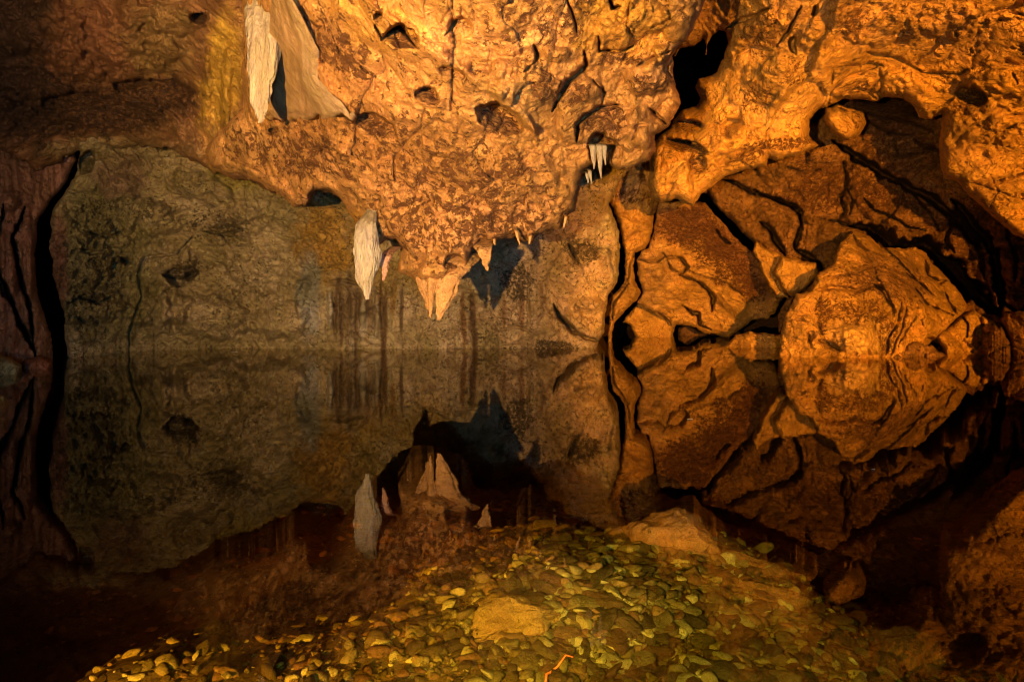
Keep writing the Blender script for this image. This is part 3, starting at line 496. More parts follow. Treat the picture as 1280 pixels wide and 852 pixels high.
rock(v7((0, 285), (20, 240), (60, 270), (120, 300), (130, 312), (95, 372), (140, 460), (150, 480), (105, 480), (50, 380)), [(940, 310, 19.5), (980, 350, 19.5), (960, 330, 19.5)],
     'narrow rubble strip filling the crack beside the tilted slab', 'rubble', name='rubble_strip', seed=14, R=4, back=.5, step=1.3, fs=2.5, fac=.1, crust0=.35)
rock(v7((105, 560), (150, 490), (180, 480), (150, 560), (130, 630), (110, 640)), [(972, 380, 19), (990, 400, 19), (978, 412, 19)],
     'thin dark sliver of rock left of the big boulder foot', 'rock', name='rock', base=(.25, .13, .05), seed=15, R=3, back=.4, step=1.3)
rock(v7((350, 310), (372, 250), (430, 200), (500, 222), (550, 272), (620, 272), (700, 268), (740, 292), (755, 330), (810, 372), (850, 420), (900, 480), (925, 520), (895, 560), (870, 572), (830, 612), (790, 642), (745, 690), (700, 780), (540, 800), (110, 800), (115, 650), (140, 560), (185, 470), (250, 450), (282, 380), (340, 345)),
     [(975, 445, 15.8), (1050, 400, 15.4), (1100, 447, 15.6), (1160, 440, 16), (1070, 300, 18.2), (1200, 380, 17.8), (1150, 320, 18.6), (1000, 366, 16.1), (1090, 362, 15.9), (1150, 370, 16.6), (980, 400, 16.2)],
     'largest boulder, layered orange rock standing in the water at right', 'boulder', seed=16, R=6, back=.5, deep=1.8, crust0=.38, fac=.34,
     feats=[crack(v7((262, 455), (350, 442), (440, 452), (520, 432), (560, 450)), 3.2, .35), crack(v7((520, 430), (560, 470), (600, 520), (610, 560)), 1.6, .25), crack(v7((430, 205), (450, 260), (520, 300), (600, 310)), 1.5, .25), crack(v7((690, 440), (730, 500), (800, 540), (860, 560)), 1.8, .3), crack(v7((130, 590), (190, 570), (260, 600)), 1.2, .2), crack(v7((560, 350), (650, 380), (740, 440), (780, 480)), 1.6, .25), crack(v7((740, 320), (750, 390), (800, 420), (830, 410)), 2.2, .4), crack(v7((820, 460), (840, 510), (875, 550)), 1.8, .35), crack(v7((320, 400), (420, 380), (560, 340), (620, 350)), 1.5, .2), crack(v7((640, 500), (630, 570), (580, 650), (570, 730)), 2, .25),
            crack(v7((660, 520), (640, 600), (610, 680), (590, 730)), 1.6, .2), crack(v7((700, 560), (660, 620), (620, 700)), 1.4, .2), crack(v7((240, 640), (250, 680)), 2.2, .3), pit(*v7((330, 690))[0], 18, 6, 25, .4, .5), pit(*v7((250, 650))[0], 6, 8, 0, .3, .4),
            bump(*v7((450, 660))[0], 34, 22, 10, .5), bump(*v7((450, 270))[0], 26, 16, 0, .4), bump(*v7((740, 560))[0], 30, 18, -10, .4), bump(*v7((200, 590))[0], 20, 30, 0, .3), crack(v7((740, 655), (760, 665), (800, 720)), 4, .9),
            crusty(*v7((560, 420))[0], 66, 26, .35, 12), crusty(*v7((430, 540))[0], 50, 18, .35, 10), crusty(*v7((300, 560))[0], 9, 26, .6), crusty(*v7((570, 640))[0], 12, 26, .6), crusty(*v7((430, 660))[0], 34, 18, -.4), crusty(*v7((250, 360))[0], 10, 30, .3), paint(*v7((450, 640))[0], 46, 24, (.64, .40, .13), .8), paint(*v7((600, 400))[0], 60, 30, (.36, .19, .07), .7, 10)])
rock(v7((560, 780), (575, 735), (612, 715), (640, 700), (668, 672), (705, 668), (735, 680), (765, 692), (790, 716), (830, 728), (830, 790)), [(1120, 440, 15.6), (1170, 440, 15.8), (1140, 425, 15.8)],
     'small fluted brown rock low at the foot of the largest boulder', 'boulder', base=(.36, .19, .07), seed=17, R=5, back=.6, step=1.3, flute=.14, fx=5, crust0=.4)
rock(v7((785, 652), (830, 612), (895, 562), (950, 540), (1035, 572), (1050, 600), (1075, 660), (1085, 712), (1085, 790), (830, 790), (815, 690)), [(1175, 438, 17), (1235, 438, 17), (1220, 392, 17.6)],
     'blocky orange boulder with small round holes right of the largest one', 'boulder', seed=18, R=8, back=.8, step=1.3, crust0=.28,
     feats=[pit(*v7((985, 605))[0], 3.5, 3.5, 0, .3, .3), pit(*v7((970, 680))[0], 3, 3, 0, .3, .3), pit(*v7((975, 650))[0], 9, 12, 0, .2, .1), crack(v7((890, 560), (920, 600), (915, 650)), 1.5, .3)])
rock(v7((996, 760), (1004, 690), (1012, 640), (1030, 590), (1050, 612), (1062, 600), (1082, 650), (1100, 690), (1104, 740), (1100, 830), (996, 830)), [(1235, 440, 16), (1255, 440, 15.6), (1245, 410, 16.4)],
     'dark striped rock fin standing in the water near the right edge', 'rock fin', name='rock_fin', base=(.20, .09, .04), seed=19, R=5, back=.6, step=1.3, flute=.2, fx=4)
rock(v7((1062, 580), (1085, 548), (1160, 540), (1300, 560), (1400, 850), (1120, 830), (1105, 700)), [(1260, 440, 16), (1330, 440, 14), (1290, 400, 15)],
     'dark brown broken rock at the right edge of the waterline', 'boulder', base=(.26, .12, .05), seed=20, R=8, back=.9, step=1.8, crust0=.45)
rock(v4((368, 420), (375, 385), (420, 365), (470, 385), (515, 400), (525, 440), (490, 485), (440, 498), (390, 470)), [(1040, 140, 15.4), (1070, 150, 15.6), (1055, 165, 15.4)],
     'round knobbly rock tucked under the arched ceiling rim', 'rock', name='round_rock', seed=21, R=14, back=1.2, step=1.2, fac=.06, fs=2.2, feats=[crack(v4((420, 385), (450, 400), (480, 400)), 1.4, .3), crusty(*p4(490, 430), 8, 10, .5)])
# left shore rocks
for i, (pts, dd, base, lab) in enumerate([
        ([(-60, 452), (-10, 440), (12, 446), (28, 456), (24, 480), (-60, 500)], 11.6, (.30, .27, .13), 'greenish grey rock at the left edge of the waterline'),
        ([(22, 470), (30, 450), (48, 444), (64, 452), (68, 470), (60, 485), (28, 485)], 12.6, (.34, .14, .08), 'reddish rock at the waterline below the left folds'),
        ([(82, 450), (90, 432), (104, 430), (108, 450), (100, 466), (84, 466)], 15.5, (.34, .15, .10), 'small rounded red rock at the foot of the black crack'),
        ([(108, 446), (118, 436), (140, 434), (158, 440), (160, 452), (110, 455)], 16.6, (.30, .28, .15), 'low mossy grey rock along the waterline of the left wall'),
        ([(-60, 516), (-40, 496), (6, 492), (18, 512), (10, 540), (-60, 560)], 8.6, (.20, .19, .07), 'dim olive rock half sunk near the left edge')]):
    mass('boulder', pts, [(pts[0][0], pts[0][1], dd), (pts[2][0], pts[2][1], dd), (pts[-1][0], pts[-1][1], dd)], M_WALL, base, crust0=.3, step=1.3, R=9, back=.7, skirt=1., big=.1, lump=.1, fac=.12, fs=1.5, seed=22+i, ragged=1.5, label=lab, cat='boulder')

# ------------------------------------------------------------------ stalactites: closed tapered bodies with ribs
def stal(path, depth, label, base, name='stalactite', cat='stalactite', group=None, flat=.7, ribs=5, ribamp=.12, mat=None, nr=48, seed=0, crust=.12, tipcol=None, parent=None, lean=0.):
    """path: (x, y, half width) top to tip, all read at the given distance"""
    P = np.array(path, float); n = max(24, int((P[-1, 1]-P[0, 1])/1.3))
    t = np.linspace(0, 1, len(P)); tt = np.linspace(0, 1, n)
    px = np.interp(tt, t, P[:, 0]); py = np.interp(tt, t, P[:, 1]); pw = np.interp(tt, t, P[:, 2])
    k = np.array([1, 2, 3, 2, 1.])/9
    pw = np.convolve(np.pad(pw, 2, 'edge'), k, 'valid'); px = np.convolve(np.pad(px, 2, 'edge'), k, 'valid')
    th = np.linspace(0, 2*math.pi, nr, endpoint=False)
    T, A = np.meshgrid(tt, th, indexing='ij')
    r = pw[:, None]/F*depth
    tw = .25*np.sin(T*5+seed)
    ph = seed*1.7
    rr = r*(1+ribamp*np.abs(np.sin(A*ribs/2+ph+1.2*np.sin(T*3+ph)))-ribamp*.5+ribamp*1.2*billow(np.cos(A)*2.5+seed, np.sin(A)*2.5, T*1.2, 1.6, 3)+.42*fbm(np.cos(A)*1.5+seed*3, np.sin(A)*1.5, T*4, 1., 3)+.10*fbm(np.cos(A)*4+seed, np.sin(A)*4, T*14, 1., 2))
    cx = ((px-CX)/F*depth)[:, None]; cz = (H-(py-CY)/F*depth)[:, None]
    jit = r[:, :1].max()*.35*fbm(T*3+seed*2.3, T*0, T*0, 1., 3)
    X = cx+jit+rr*np.cos(A); Y = depth+rr*np.sin(A)*flat+.6*np.clip(1-T/.5, 0, 1)**2; Zz = cz+0*A+.15*r*fbm(np.cos(A)*2+seed, np.sin(A)*2, T*5, 1., 2)
    v = np.stack([X, Y, Zz], -1).reshape(-1, 3)
    i, j = np.meshgrid(np.arange(n-1), np.arange(nr), indexing='ij'); j2 = (j+1) % nr
    f = np.stack([i*nr+j, (i+1)*nr+j, (i+1)*nr+j2, i*nr+j2], -1).reshape(-1, 4)
    # close tip and top with centre fans written as degenerate-free quads -> tiny caps
    top = np.array([[cx[0, 0], depth+.62, cz[0, 0]+.01]]); tip = np.array([[cx[-1, 0], depth+lean, cz[-1, 0]-.4*r[-1, 0]]])
    v = np.concatenate([v, top, tip])
    faces = [tuple(q) for q in f] + [(n*nr, jj, (jj+1) % nr) for jj in range(nr)] + [(n*nr+1, (n-1)*nr+(jj+1) % nr, (n-1)*nr+jj) for jj in range(nr)]
    col = np.ones((len(v), 3))*np.array(base)
    w = (.5+.5*np.clip(fbm(v[:, 0]*3, v[:, 1]*3, v[:, 2]*.8, 1.5, 3)*2, -1, 1))[:, None]
    if tipcol is not None: col = col*(1-w*.6)+np.array(tipcol)*w*.6
    me = link_mesh(name, v, np.array(faces, dtype=object), mat or M_CALC, col=col, crust=np.full(len(v), crust), origin=(float(top[0, 0]), depth, float(top[0, 2])), parent=parent)
    return tag(me, label, cat, group)

WH = (.50, .42, .29); WY = (.70, .55, .30)
stal([(326, -60, 24), (323, 0, 22), (324, 50, 20), (325, 95, 16), (326, 125, 11), (326, 142, 6), (325, 154, 2)], 8.6, 'long pale grey calcite blade hanging at the top left', WH, flat=.6, ribs=11, ribamp=.22, seed=1, tipcol=(.55, .45, .3))
stal([(461, 244, 4), (458, 262, 6), (457, 280, 11), (458, 305, 14), (457, 325, 14), (457, 345, 10), (458, 360, 6), (458, 374, 2)], 9.9, 'white leaf shaped stalactite with a pointed tip above the pool', (.54, .49, .38), flat=.8, ribs=9, ribamp=.25, seed=2, tipcol=(.42, .33, .18), crust=.35)
FN = (.56, .31, .11)
stal([p + (w,) for p, w in zip(v5((640, 330), (635, 400), (640, 460), (638, 520), (634, 580), (631, 632)), (6, 6, 5, 3.8, 2.8, 1.2))], 9.9, 'thin tan stalactite just left of the broad triangular fang', FN, flat=.9, seed=3, ribs=4, crust=.3, mat=M_MASS)
stal([p + (w,) for p, w in zip(v5((735, 330), (728, 400), (715, 460), (700, 520), (685, 580), (668, 638)), (27, 22, 17, 12, 7, 2.))], 9.95, 'broad triangular tan fang pointing at the water', FN, flat=.45, seed=4, ribs=6, ribamp=.1, crust=.3, mat=M_MASS)
stal([p + (w,) for p, w in zip(v5((560, 400), (585, 440), (600, 490), (615, 540), (625, 590)), (11, 9, 6, 4, 2))], 10.05, 'short tan spur merging into the left of the thin stalactite', FN, flat=.6, seed=5, ribs=4, crust=.35, mat=M_MASS)
stal([p + (w,) for p, w in zip(v5((868, 270), (868, 310), (870, 350), (880, 390), (890, 420)), (13, 11, 7.5, 4, 1))], 9.8, 'short hooked orange stalactite beside the grey shadow', FN, flat=.6, seed=6, ribs=4, crust=.3, mat=M_MASS)
stal([p + (w,) for p, w in zip(v5((455, 300), (440, 340), (432, 380), (428, 420), (424, 465)), (8, 6, 5, 4, 1.2))], 10.2, 'brown spur curving down beside the white leaf shaped stalactite', (.50, .28, .17), flat=.9, seed=7, ribs=4, crust=.3, mat=M_MASS)
for i, (a, b, w, lab) in enumerate([((1005, 215), (1030, 305), 2.6, 'slim orange stalactite on the lower right rim of the hanging mass'),
                               ((1080, 250), (1072, 302), 2.4, 'short orange nub beside the slim stalactite on the rim'),
                               ((1240, 160), (1225, 228), 2.4, 'orange spike at the right corner of the hanging mass'),
                               ((915, 270), (920, 306), 2.5, 'tiny spike between the hooked stalactite and the slim one')]):
    pa, pb = v5(a)[0], v5(b)[0]
    stal([(pa[0], pa[1]-4, w), (pa[0]*.6+pb[0]*.4, pa[1]*.6+pb[1]*.4, w*.75), (pb[0], pb[1], .8)], [9.5, 9.4, 9.3, 9.6][i], lab, FN, flat=.9, nr=20, seed=8+i, ribs=3)
for i, (a, b, w, lab) in enumerate([((400, 500), (405, 600), 4.2, 'leftmost long white blade in the cluster under the knob'), ((425, 500), (429, 634), 4.6, 'longest white blade in the cluster under the knob'),
                               ((440, 500), (445, 585), 3.5, 'right white blade in the cluster under the knob'), ((390, 590), (396, 652), 2.2, 'thin pale spike below the white blade cluster'), ((380, 600), (384, 650), 1.8, 'thinnest pale spike below the white blade cluster')]):
    pa, pb = p3(*a), p3(*b)
    stal([(pa[0], pa[1]-6, w*.8), (pa[0], pa[1]+8, w), (pb[0], pb[1], .7)], 9.0, lab, (.34, .29, .20), flat=.8, nr=20, seed=20+i, ribs=4, group='white blades under the knob')
# flowstone drapery right of the long blade: a thin folded curtain
def drapery():
    L_ = v2((118, -190), (118, 0), (110, 180), (100, 300), (92, 400), (95, 450)); Rr = v2((60, -190), (200, 0), (285, 170), (290, 290), (350, 360), (430, 432))
    n, m = 150, 110; t = np.linspace(0, 1, n); k = np.linspace(0, 1, len(L_))
    lx = np.interp(t, k, [p[0] for p in L_]); ly = np.interp(t, k, [p[1] for p in L_]); rx = np.interp(t, k, [p[0] for p in Rr]); ry = np.interp(t, k, [p[1] for p in Rr])
    u = np.linspace(0, 1, m)
    x = lx[:, None]*(1-u)+rx[:, None]*u; y = ly[:, None]*(1-u)+ry[:, None]*u
    y = y+14*fbm(x, y*0, 0*x, .07, 3)*sm(.8, 1, t[:, None])
    d = tps(MCT, x, y)-.20-.06*u*0
    d = d-.012*np.sin(u*34+3*fbm(x, y*.2, 0*x, .03, 2)*4)*(1-.6*u)-.09*sm(.62, .72, u)*(1-.4*sm(.9, 1, u))+.10*sm(.9, 1, t[:, None])*(1-u)-.06*fbm(x, y*.25, 0*x, .06, 4)
    f = P = None
    vf = np.stack([(x-CX)/F*d, d, H-(y-CY)/F*d], -1).reshape(-1, 3); vb = vf+np.array([-.01, .3, 0])
    i, j = np.meshgrid(np.arange(n-1), np.arange(m-1), indexing='ij'); a = i*m+j
    q = np.stack([a, a+m, a+m+1, a+1], -1).reshape(-1, 4); qb = q[:, ::-1]+n*m
    rim = [r*m for r in range(n)]; rim = list(range(0, m)) ; N = n*m
    es = [(c, c+1) for c in range(m-1)]+[(r*m+m-1, (r+1)*m+m-1) for r in range(n-1)]+[((n-1)*m+c+1, (n-1)*m+c) for c in range(m-1)][::-1]+[((r+1)*m, r*m) for r in range(n-1)]
    qs = np.array([(p_, q_, q_+N, p_+N) for p_, q_ in es])
    v = np.concatenate([vf, vb]); col = np.ones((len(v), 3))*np.array((.46, .28, .12))*(1+.35*np.tile(fbm(x, y*.08, 0*x, .16, 3).reshape(-1), 2))[:, None]
    uu = np.tile(np.broadcast_to(u, (n, m)).reshape(-1), 2); kk = sm(.62, .8, uu)[:, None]; col = col*(1-kk)+np.array((.60, .41, .22))*kk
    o = link_mesh('flowstone_drapery', v, np.concatenate([q, qb, qs]), M_CALC, col=col, crust=np.full(len(v), .25), origin=tuple(vf.mean(0)))
    tag(o, 'pinkish folded flowstone curtain with a pale slanting hem beside the long blade', 'flowstone curtain')
drapery()

# ------------------------------------------------------------------ pool bed
def bedz(X, Y):
    X = np.asarray(X, float); Y = np.asarray(Y, float)
    c = -.34+.03*(Y-3)                                            # shallow shelf
    far = sm(3.9, 7.4, Y + .9*fbm(X, Y, 0*X+5, .9, 3) + (.28+.12*np.sin(X*5))*sm(.35, -.35, X) + .25*(X-.6)**2*.8 - .35*np.exp(-((X-1.0)/.6)**2))
    left = sm(-1.6, -3.4, X + .10*(Y-3.))
    right = sm(1.35, 2.5, X)
    z = c - 1.0*far - .42*left - .42*right
    z = z + .16*np.exp(-(((X-.35)/.55)**2+((Y-3.5)/.45)**2)) + .14*np.exp(-(((X-1.05)/.45)**2+((Y-4.3)/.5)**2)) - .12*np.exp(-((Y-2.95-.55*(X-.6))/.13)**2)*np.exp(-((X-.5)/.7)**2)
    z = z - 1.6*sm(7, 16, Y)
    return z + .05*fbm(X, Y, 0*X+3, .9, 4) + .018*fbm(X, Y, 0*X+8, 5, 3)
def grid_xy(x0, x1, y0, y1, nx, ny, pw=1.):
    gx = np.linspace(x0, x1, nx); gy = y0+(y1-y0)*np.linspace(0, 1, ny)**pw
    return np.meshgrid(gx, gy)
gx = np.sign(np.linspace(-1, 1, 420))*np.abs(np.linspace(-1, 1, 420))**2.2*22; gy = -3+36*np.linspace(0, 1, 460)**1.9
X, Y = np.meshgrid(gx, gy); Z = bedz(X, Y)
n, m = X.shape; i, j = np.meshgrid(np.arange(n-1), np.arange(m-1), indexing='ij'); a = i*m+j
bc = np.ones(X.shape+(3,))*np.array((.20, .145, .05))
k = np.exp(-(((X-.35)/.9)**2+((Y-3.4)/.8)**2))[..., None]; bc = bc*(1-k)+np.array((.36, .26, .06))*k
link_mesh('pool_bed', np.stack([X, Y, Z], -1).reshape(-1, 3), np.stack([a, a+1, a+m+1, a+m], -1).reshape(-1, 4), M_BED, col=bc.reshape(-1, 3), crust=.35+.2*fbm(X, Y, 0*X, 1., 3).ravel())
tag(bpy.data.objects['pool_bed'], 'silty brown bed of the pool', kind='structure')

def bed_at(x, y, dz=0.):
    """where the sight line through a photo point meets the bed"""
    d = 3.
    for _ in range(30):
        zz = float(bedz(np.array([(x-CX)/F*d]), np.array([d]))[0])+dz
        d = .5*d+.5*(H-zz)*F/(y-CY)
    return (x-CX)/F*d, d, zz

# stones
import bmesh
def stone_mesh(seed, flat, sub=3, ang=.34):
    bm = bmesh.new(); bmesh.ops.create_icosphere(bm, subdivisions=sub, radius=1)
    v = np.array([p.co[:] for p in bm.verts]); f = np.array([[q.index for q in p.verts] for p in bm.faces]); bm.free()
    r = np.random.RandomState(seed)
    nrm = r.normal(size=(11, 3)); nrm /= np.linalg.norm(nrm, axis=1)[:, None]; off = r.uniform(.40, .80, 11)
    for q, o in zip(nrm, off):                       # cut flats: broken angular stone
        s = v@q; v = v-np.clip(s-o, 0, None)[:, None]*q*.88
    v = v*(1+.10*fbm(v[:, 0]+seed*3, v[:, 1], v[:, 2], 1.6, 3)[:, None])
    an = np.arctan2(v[:, 1], v[:, 0]); v = v*(1+.22*fbm(np.cos(an)*1.3+seed, np.sin(an)*1.3, 0*an, 1., 3))[:, None]
    v = v*np.array([1, r.uniform(.5, .9), flat])
    return v, f
PAL = [(.20, .155, .045), (.27, .22, .07), (.13, .095, .03), (.44, .39, .15), (.18, .10, .035), (.24, .15, .05), (.09, .065, .02)]
var = [stone_mesh(s, random.uniform(.28, .5)) for s in range(14)]
vmesh = []
for k_, (v, f) in enumerate(var):
    o = link_mesh('tmp', v, f, M_STONE, col=np.ones((len(v), 3))*np.array(PAL[k_ % 7]), crust=np.full(len(v), .5))
    o.data.name = 'stone'; vmesh.append(o.data); bpy.data.objects.remove(o)
def bed_many(x, y):
    d = np.full(len(x), 3.)
    for _ in range(26):
        zz = bedz((x-CX)/F*d, d); d = .5*d+.5*np.clip((H-zz)*F/(y-CY), 1, 30)
    return np.stack([(x-CX)/F*d, d, zz], -1)
r_ = np.random.RandomState(5); nx_ = 60000
x = r_.uniform(-60, 1340, nx_); y = r_.uniform(575, 900, nx_)
dens = np.exp(-((x-850)/250)**2-((y-780)/110)**2) + np.exp(-((x-690)/130)**2-((y-690)/60)**2)*.7 + np.exp(-((x-480)/280)**2-((y-800)/90)**2)*.26 + .085
dens *= np.where(y > 852, .6, 1)*np.clip(1+1.1*fbm(x, y, 0*x, 1/70., 3), .1, 2)
k = r_.uniform(size=nx_) < dens*.52; x, y = x[k], y[k]
w = bed_many(x, y); r = .5*r_.choice([.013, .016, .02, .024, .03, .036, .048, .07, .11], len(x))*r_.uniform(.7, 1.5, len(x))*np.where(x > 640, 1.3, 1)*np.where(w[:, 1] > 4.8, 1.5, 1)
cand = [(r[q]/w[q, 1], tuple(w[q]), r[q], x[q], y[q]) for q in range(len(x)) if 1.8 < w[q, 1] < 9][:9500]
cand.sort(key=lambda c: -c[0])
GL = 'flat olive stone lying in the submerged stone litter near the shore'
gidx = 0
for q, (s_, w, r, x, y) in enumerate(cand[:296]):
    o = bpy.data.objects.new('stone', random.choice(vmesh)); C.objects.link(o)
    o.location = (w[0], w[1], w[2]+r*random.uniform(-.12, .16)); o.scale = (r, r, r)
    o.rotation_euler = (random.gauss(0, .22), random.gauss(0, .22), random.uniform(0, 6.28))
    tag(o, GL, 'stone', 'olive stones on the pool bed')
sv, sf, scol = [], [], []; base_i = 0
lo = [stone_mesh(100+s, random.uniform(.3, .55), 2) for s in range(8)]
for (s_, w, r, x, y) in cand[296:]:
    v, f = random.choice(lo); a_ = random.uniform(0, 6.28); tx, ty = random.gauss(0, .25), random.gauss(0, .25)
    ca, sa = math.cos(a_), math.sin(a_)
    q = v.copy(); q[:, 2] += q[:, 0]*tx+q[:, 1]*ty
    q = np.stack([q[:, 0]*ca-q[:, 1]*sa, q[:, 0]*sa+q[:, 1]*ca, q[:, 2]], -1)*r+np.array([w[0], w[1], w[2]+r*random.uniform(-.1, .2)])
    sv.append(q); sf.append(f+base_i); base_i += len(v); scol.append(np.ones((len(v), 3))*np.array(random.choice(PAL))*random.uniform(.8, 1.15))
scol = np.concatenate(scol)
o = link_mesh('gravel', np.concatenate(sv), np.concatenate(sf), M_STONE, col=scol, crust=np.full(len(scol), .5))
tag(o, 'loose small gravel covering the pool bed', 'gravel', kind='stuff')
# single stones one can point at
def one_stone(x, y, r, col, lab, flat=.35, seed=50, rot=0., name='stone', cat='stone', sx=1.):
    v, f = stone_mesh(seed, flat); w = bed_at(x, y)
    o = link_mesh(name, v*np.array([sx, 1, 1]), f, M_STONE, col=np.ones((len(v), 3))*np.array(col), crust=np.full(len(v), .15))
    o.location = (w[0], w[1], w[2]+r*.2); o.scale = (r, r, r); o.rotation_euler = (0, 0, rot); tag(o, lab, cat)
one_stone(378, 802, .062, (.72, .70, .22), 'bright yellow green stone, the palest on the bed at left', seed=51, rot=.2, sx=1.2)
one_stone(190, 787, .062, (.50, .50, .20), 'oval pale green stone alone on the dark bed at left', seed=52, rot=.1, sx=1.3)
one_stone(145, 743, .045, (.42, .42, .17), 'dim green stone left of the oval pale one', seed=53)
one_stone(262, 760, .035, (.45, .45, .18), 'small rounded green stone right of the oval pale one', seed=54)
one_stone(404, 776, .058, (.36, .32, .10), 'olive stone just above the brightest stone', seed=55, sx=1.2)
one_stone(364, 773, .022, (.95, .35, .12), 'small bright orange chip on the bed', seed=56, name='orange_chip', cat='chip', sx=1.3)
one_stone(463, 745, .032, (.55, .52, .15), 'small bright yellow stone below the reflected stalactites', seed=57)
one_stone(764, 716, .032, (.62, .55, .16), 'smooth bright yellow pebble in the middle of the litter', seed=58, flat=.5)
one_stone(720, 776, .045, (.62, .46, .10), 'yellow stone beside the orange twig', seed=59)
# larger submerged rocks
def bed_rock(x, y, rx, ry, rz, col, lab, seed, rot=0.):
    v, f = stone_mesh(seed, 1., 5); w = bed_at(x, y)
    v = v*(1+.28*fbm(v[:, 0]+seed, v[:, 1], v[:, 2], 1.6, 6, .6)[:, None]+.12*facets(v[:, 0]*1.2+seed, v[:, 1]*1.2+v[:, 2], v[:, 2], 2.2)[0][:, None])
    o = link_mesh('submerged_rock', v*np.array([rx, ry, rz]), f, M_BED, col=np.ones((len(v), 3))*np.array(col), crust=np.full(len(v), .3))
    o.location = (w[0], w[1], w[2]-.02); o.rotation_euler = (.05, .1, rot); tag(o, lab, 'rock')
bed_rock(850, 672, .42, .36, .20, (.40, .20, .07), 'reddish submerged ledge at the far edge of the stones', 61, -.5)
bed_rock(930, 705, .30, .14, .10, (.36, .19, .07), 'low reddish rock right of the submerged ledge', 62, -.5)
bed_rock(1120, 815, .26, .22, .14, (.30, .17, .06), 'brown submerged rock near the lower right', 63, .3)
bed_rock(655, 770, .34, .24, .13, (.42, .27, .07), 'broad golden rock under the brightest patch of the bed', 64, .5)
bed_rock(960, 745, .26, .15, .09, (.36, .21, .07), 'long brown rock lying among the stones on the right slope', 65, -.5)
bed_rock(340, 700, .30, .18, .10, (.22, .15, .05), 'dim brown rock rising from the bed at left', 66, .4)
bed_rock(1060, 740, .16, .13, .09, (.28, .16, .06), 'small brown rock at the right end of the stones', 67, .1)
# twig
cu = bpy.data.curves.new('twig', 'CURVE'); cu.dimensions = '3D'; cu.bevel_depth = .006; cu.bevel_resolution = 3
spn = cu.splines.new('POLY'); tw = [bed_at(x, y, .05) for x, y in ((681, 862), (683, 848), (688, 836), (697, 829), (707, 824), (716, 820))]
o_ = tw[0]; spn.points.add(len(tw)-1)
for k_, p in enumerate(tw): spn.points[k_].co = (p[0]-o_[0], p[1]-o_[1], p[2]-o_[2]+.02*math.sin(k_*1.9), 1); spn.points[k_].radius = 1-.09*k_
mt = bpy.data.materials.new('orange_bark'); mt.use_nodes = True; nt = mt.node_tree; b = nt.nodes['Principled BSDF']
nn = nt.nodes.new('ShaderNodeTexNoise'); nn.inputs['Scale'].default_value = 60; rp = nt.nodes.new('ShaderNodeValToRGB'); rp.color_ramp.elements[0].color = (.75, .16, .04, 1); rp.color_ramp.elements[1].color = (.95, .32, .10, 1)
nt.links.new(nn.outputs['Fac'], rp.inputs[0]); nt.links.new(rp.outputs[0], b.inputs['Base Color']); b.inputs['Roughness'].default_value = .6
cu.materials.append(mt); oc = bpy.data.objects.new('twig_curve', cu); C.objects.link(oc); bpy.context.view_layer.update()
me = bpy.data.meshes.new_from_object(oc.evaluated_get(bpy.context.evaluated_depsgraph_get())); bpy.data.objects.remove(oc)
o = bpy.data.objects.new('twig', me); o.location = o_; C.objects.link(o); tag(o, 'thin bent orange twig on the bed near the bottom edge', 'twig')
# floating scraps
def scrap(x, y, r, lab, seed):
    d = H*F/(y-CY); v, f = stone_mesh(seed, .12)
    o = link_mesh('floating_scrap', v, f, M_CALC, col=np.ones((len(v), 3))*.8, crust=np.full(len(v), .1))
    o.location = ((x-CX)/F*d, d, .006); o.scale = (r, r, r); tag(o, lab, 'floating scrap')
scrap(293, 440, .09, 'tiny pale scrap floating on the water near the left wall', 71)
scrap(862, 524, .035, 'tiny pale scrap floating on the water at right of centre', 72)
scrap(1091, 587, .02, 'tiny pale scrap floating on the dark water at far right', 73)

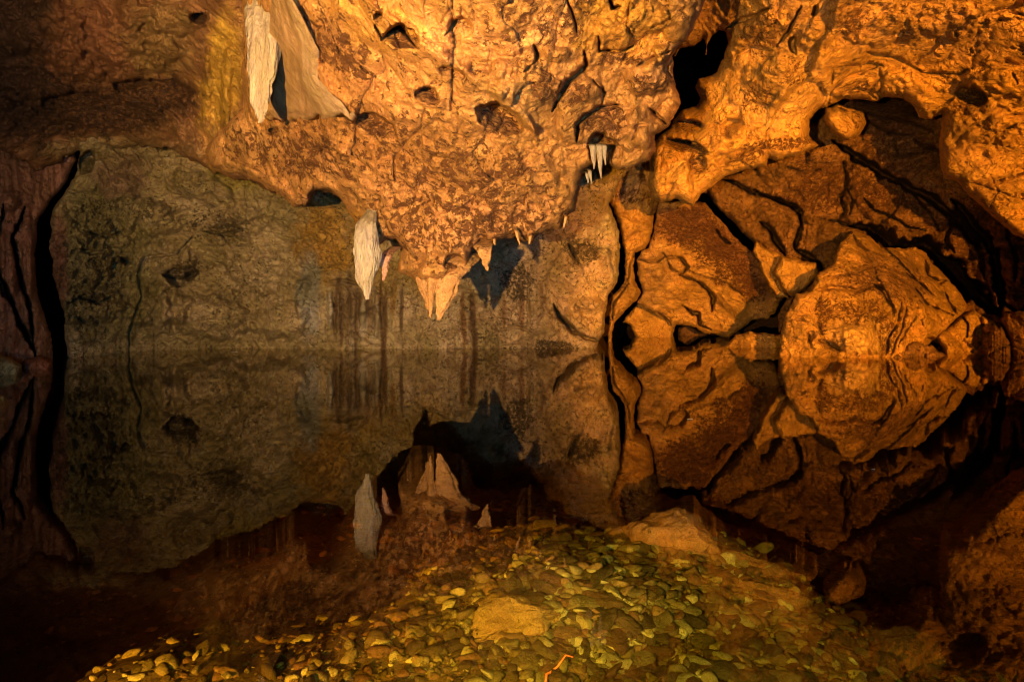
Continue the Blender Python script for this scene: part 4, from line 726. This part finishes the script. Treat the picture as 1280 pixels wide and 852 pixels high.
# ------------------------------------------------------------------ water: closed body with absorption, clear mirror-flat surface
def water():
    m = bpy.data.materials.new('cave_water'); m.use_nodes = True; nt = m.node_tree; N = nt.nodes; L = nt.links
    for n_ in list(N): N.remove(n_)
    geo = N.new('ShaderNodeNewGeometry')
    dot = N.new('ShaderNodeVectorMath'); dot.operation = 'DOT_PRODUCT'; L.new(geo.outputs['Incoming'], dot.inputs[0]); L.new(geo.outputs['Normal'], dot.inputs[1])
    def mm(op, a, b=None):
        q = N.new('ShaderNodeMath'); q.operation = op
        for k_, v_ in enumerate((a, b)):
            if v_ is None: continue
            if isinstance(v_, (int, float)): q.inputs[k_].default_value = v_
            else: L.new(v_, q.inputs[k_])
        return q.outputs[0]
    fr = mm('ADD', mm('MULTIPLY', mm('POWER', mm('SUBTRACT', 1., mm('ABSOLUTE', dot.outputs['Value'])), 5.), .98), .02)
    tr = N.new('ShaderNodeBsdfTransparent'); tr.inputs[0].default_value = (.97, .98, .95, 1)
    gl = N.new('ShaderNodeBsdfGlossy'); gl.inputs['Roughness'].default_value = .0; gl.inputs[0].default_value = (.84, .82, .78, 1)
    tc = N.new('ShaderNodeTexCoord'); ns = N.new('ShaderNodeTexNoise'); ns.inputs['Scale'].default_value = 5; ns.inputs['Detail'].default_value = 2
    L.new(tc.outputs['Object'], ns.inputs['Vector']); bp = N.new('ShaderNodeBump'); bp.inputs['Strength'].default_value = .02; bp.inputs['Distance'].default_value = .01
    L.new(ns.outputs['Fac'], bp.inputs['Height']); L.new(bp.outputs[0], gl.inputs['Normal'])
    mx = N.new('ShaderNodeMixShader'); L.new(fr, mx.inputs[0]); L.new(tr.outputs[0], mx.inputs[1]); L.new(gl.outputs[0], mx.inputs[2])
    va = N.new('ShaderNodeVolumeAbsorption'); va.inputs['Color'].default_value = (.80, .68, .06, 1); va.inputs['Density'].default_value = 1.1
    out = N.new('ShaderNodeOutputMaterial'); L.new(mx.outputs[0], out.inputs['Surface']); L.new(va.outputs[0], out.inputs['Volume'])
    x0, x1, y0, y1, z0, z1 = -21, 21, -2.9, 32.5, -6, 0
    v = [(x, y, z) for z in (z0, z1) for (x, y) in ((x0, y0), (x1, y0), (x1, y1), (x0, y1))]
    f = np.array([(3, 2, 1, 0), (4, 5, 6, 7), (0, 1, 5, 4), (1, 2, 6, 5), (2, 3, 7, 6), (3, 0, 4, 7)])
    o = link_mesh('water', v, f, m, smooth=False); tag(o, 'still dark mirror of the cave pool', kind='structure')
water()

# ------------------------------------------------------------------ lights: floodlights standing on the shore beside and behind the camera
def spot(name, loc, target, energy, col, size=60, blend=.5, rad=.04):
    l = bpy.data.lights.new(name, 'SPOT'); l.energy = energy; l.color = col; l.spot_size = math.radians(size); l.spot_blend = blend; l.shadow_soft_size = rad
    o = bpy.data.objects.new(name, l); C.objects.link(o); o.location = loc
    o.rotation_euler = (Vector(target)-Vector(loc)).to_track_quat('-Z', 'Y').to_euler(); o['kind'] = 'helper'; return o
spot('warm_floodlight', (-1.88, -2, .84), W(545, 200, 10), 15200, (1, .57, .17), 72, .85, .05)
spot('orange_floodlight', (3.6, -6.5, 1.5), W(1075, 290, 16), 56000, (1, .38, .024), 39, .7, .06)
spot('bed_floodlight', (-.5, .3, 1.15), (.55, 3.15, -.4), 900, (1, .76, .16), 48, 1., .03)
l = bpy.data.lights.new('cool_fill', 'AREA'); l.energy = 170; l.color = (.30, .62, 1); l.size = .8
o = bpy.data.objects.new('cool_fill', l); C.objects.link(o); o.location = (.8, -3, .95); o.rotation_euler = (Vector(W(480, 330, 16))-o.location).to_track_quat('-Z', 'Y').to_euler(); l.spread = math.radians(90)

w = bpy.data.worlds.new('World'); bpy.context.scene.world = w; w.use_nodes = True
w.node_tree.nodes['Background'].inputs[0].default_value = (.5, .35, .25, 1); w.node_tree.nodes['Background'].inputs[1].default_value = .007

cam = bpy.data.cameras.new('camera'); co = bpy.data.objects.new('camera', cam); C.objects.link(co)
cam.sensor_width = 36; cam.lens = 36*F/1280; co.location = (0, 0, H); co.rotation_euler = (math.radians(90), 0, 0)
cam.shift_y = -(426-CY)/1280; cam.clip_end = 200; cam.clip_start = .05
sc = bpy.context.scene; sc.camera = co
sc.view_settings.view_transform = 'Standard'; sc.view_settings.look = 'None'; sc.view_settings.exposure = 0; sc.view_settings.gamma = 1
cy = sc.cycles if hasattr(sc, 'cycles') else None
if cy:
    cy.max_bounces = 5; cy.transparent_max_bounces = 12; cy.diffuse_bounces = 2; cy.glossy_bounces = 2; cy.filter_width = 1.1; cy.use_denoising = DN; cy.use_adaptive_sampling = True; cy.adaptive_threshold = .03; cy.sample_clamp_indirect = 4
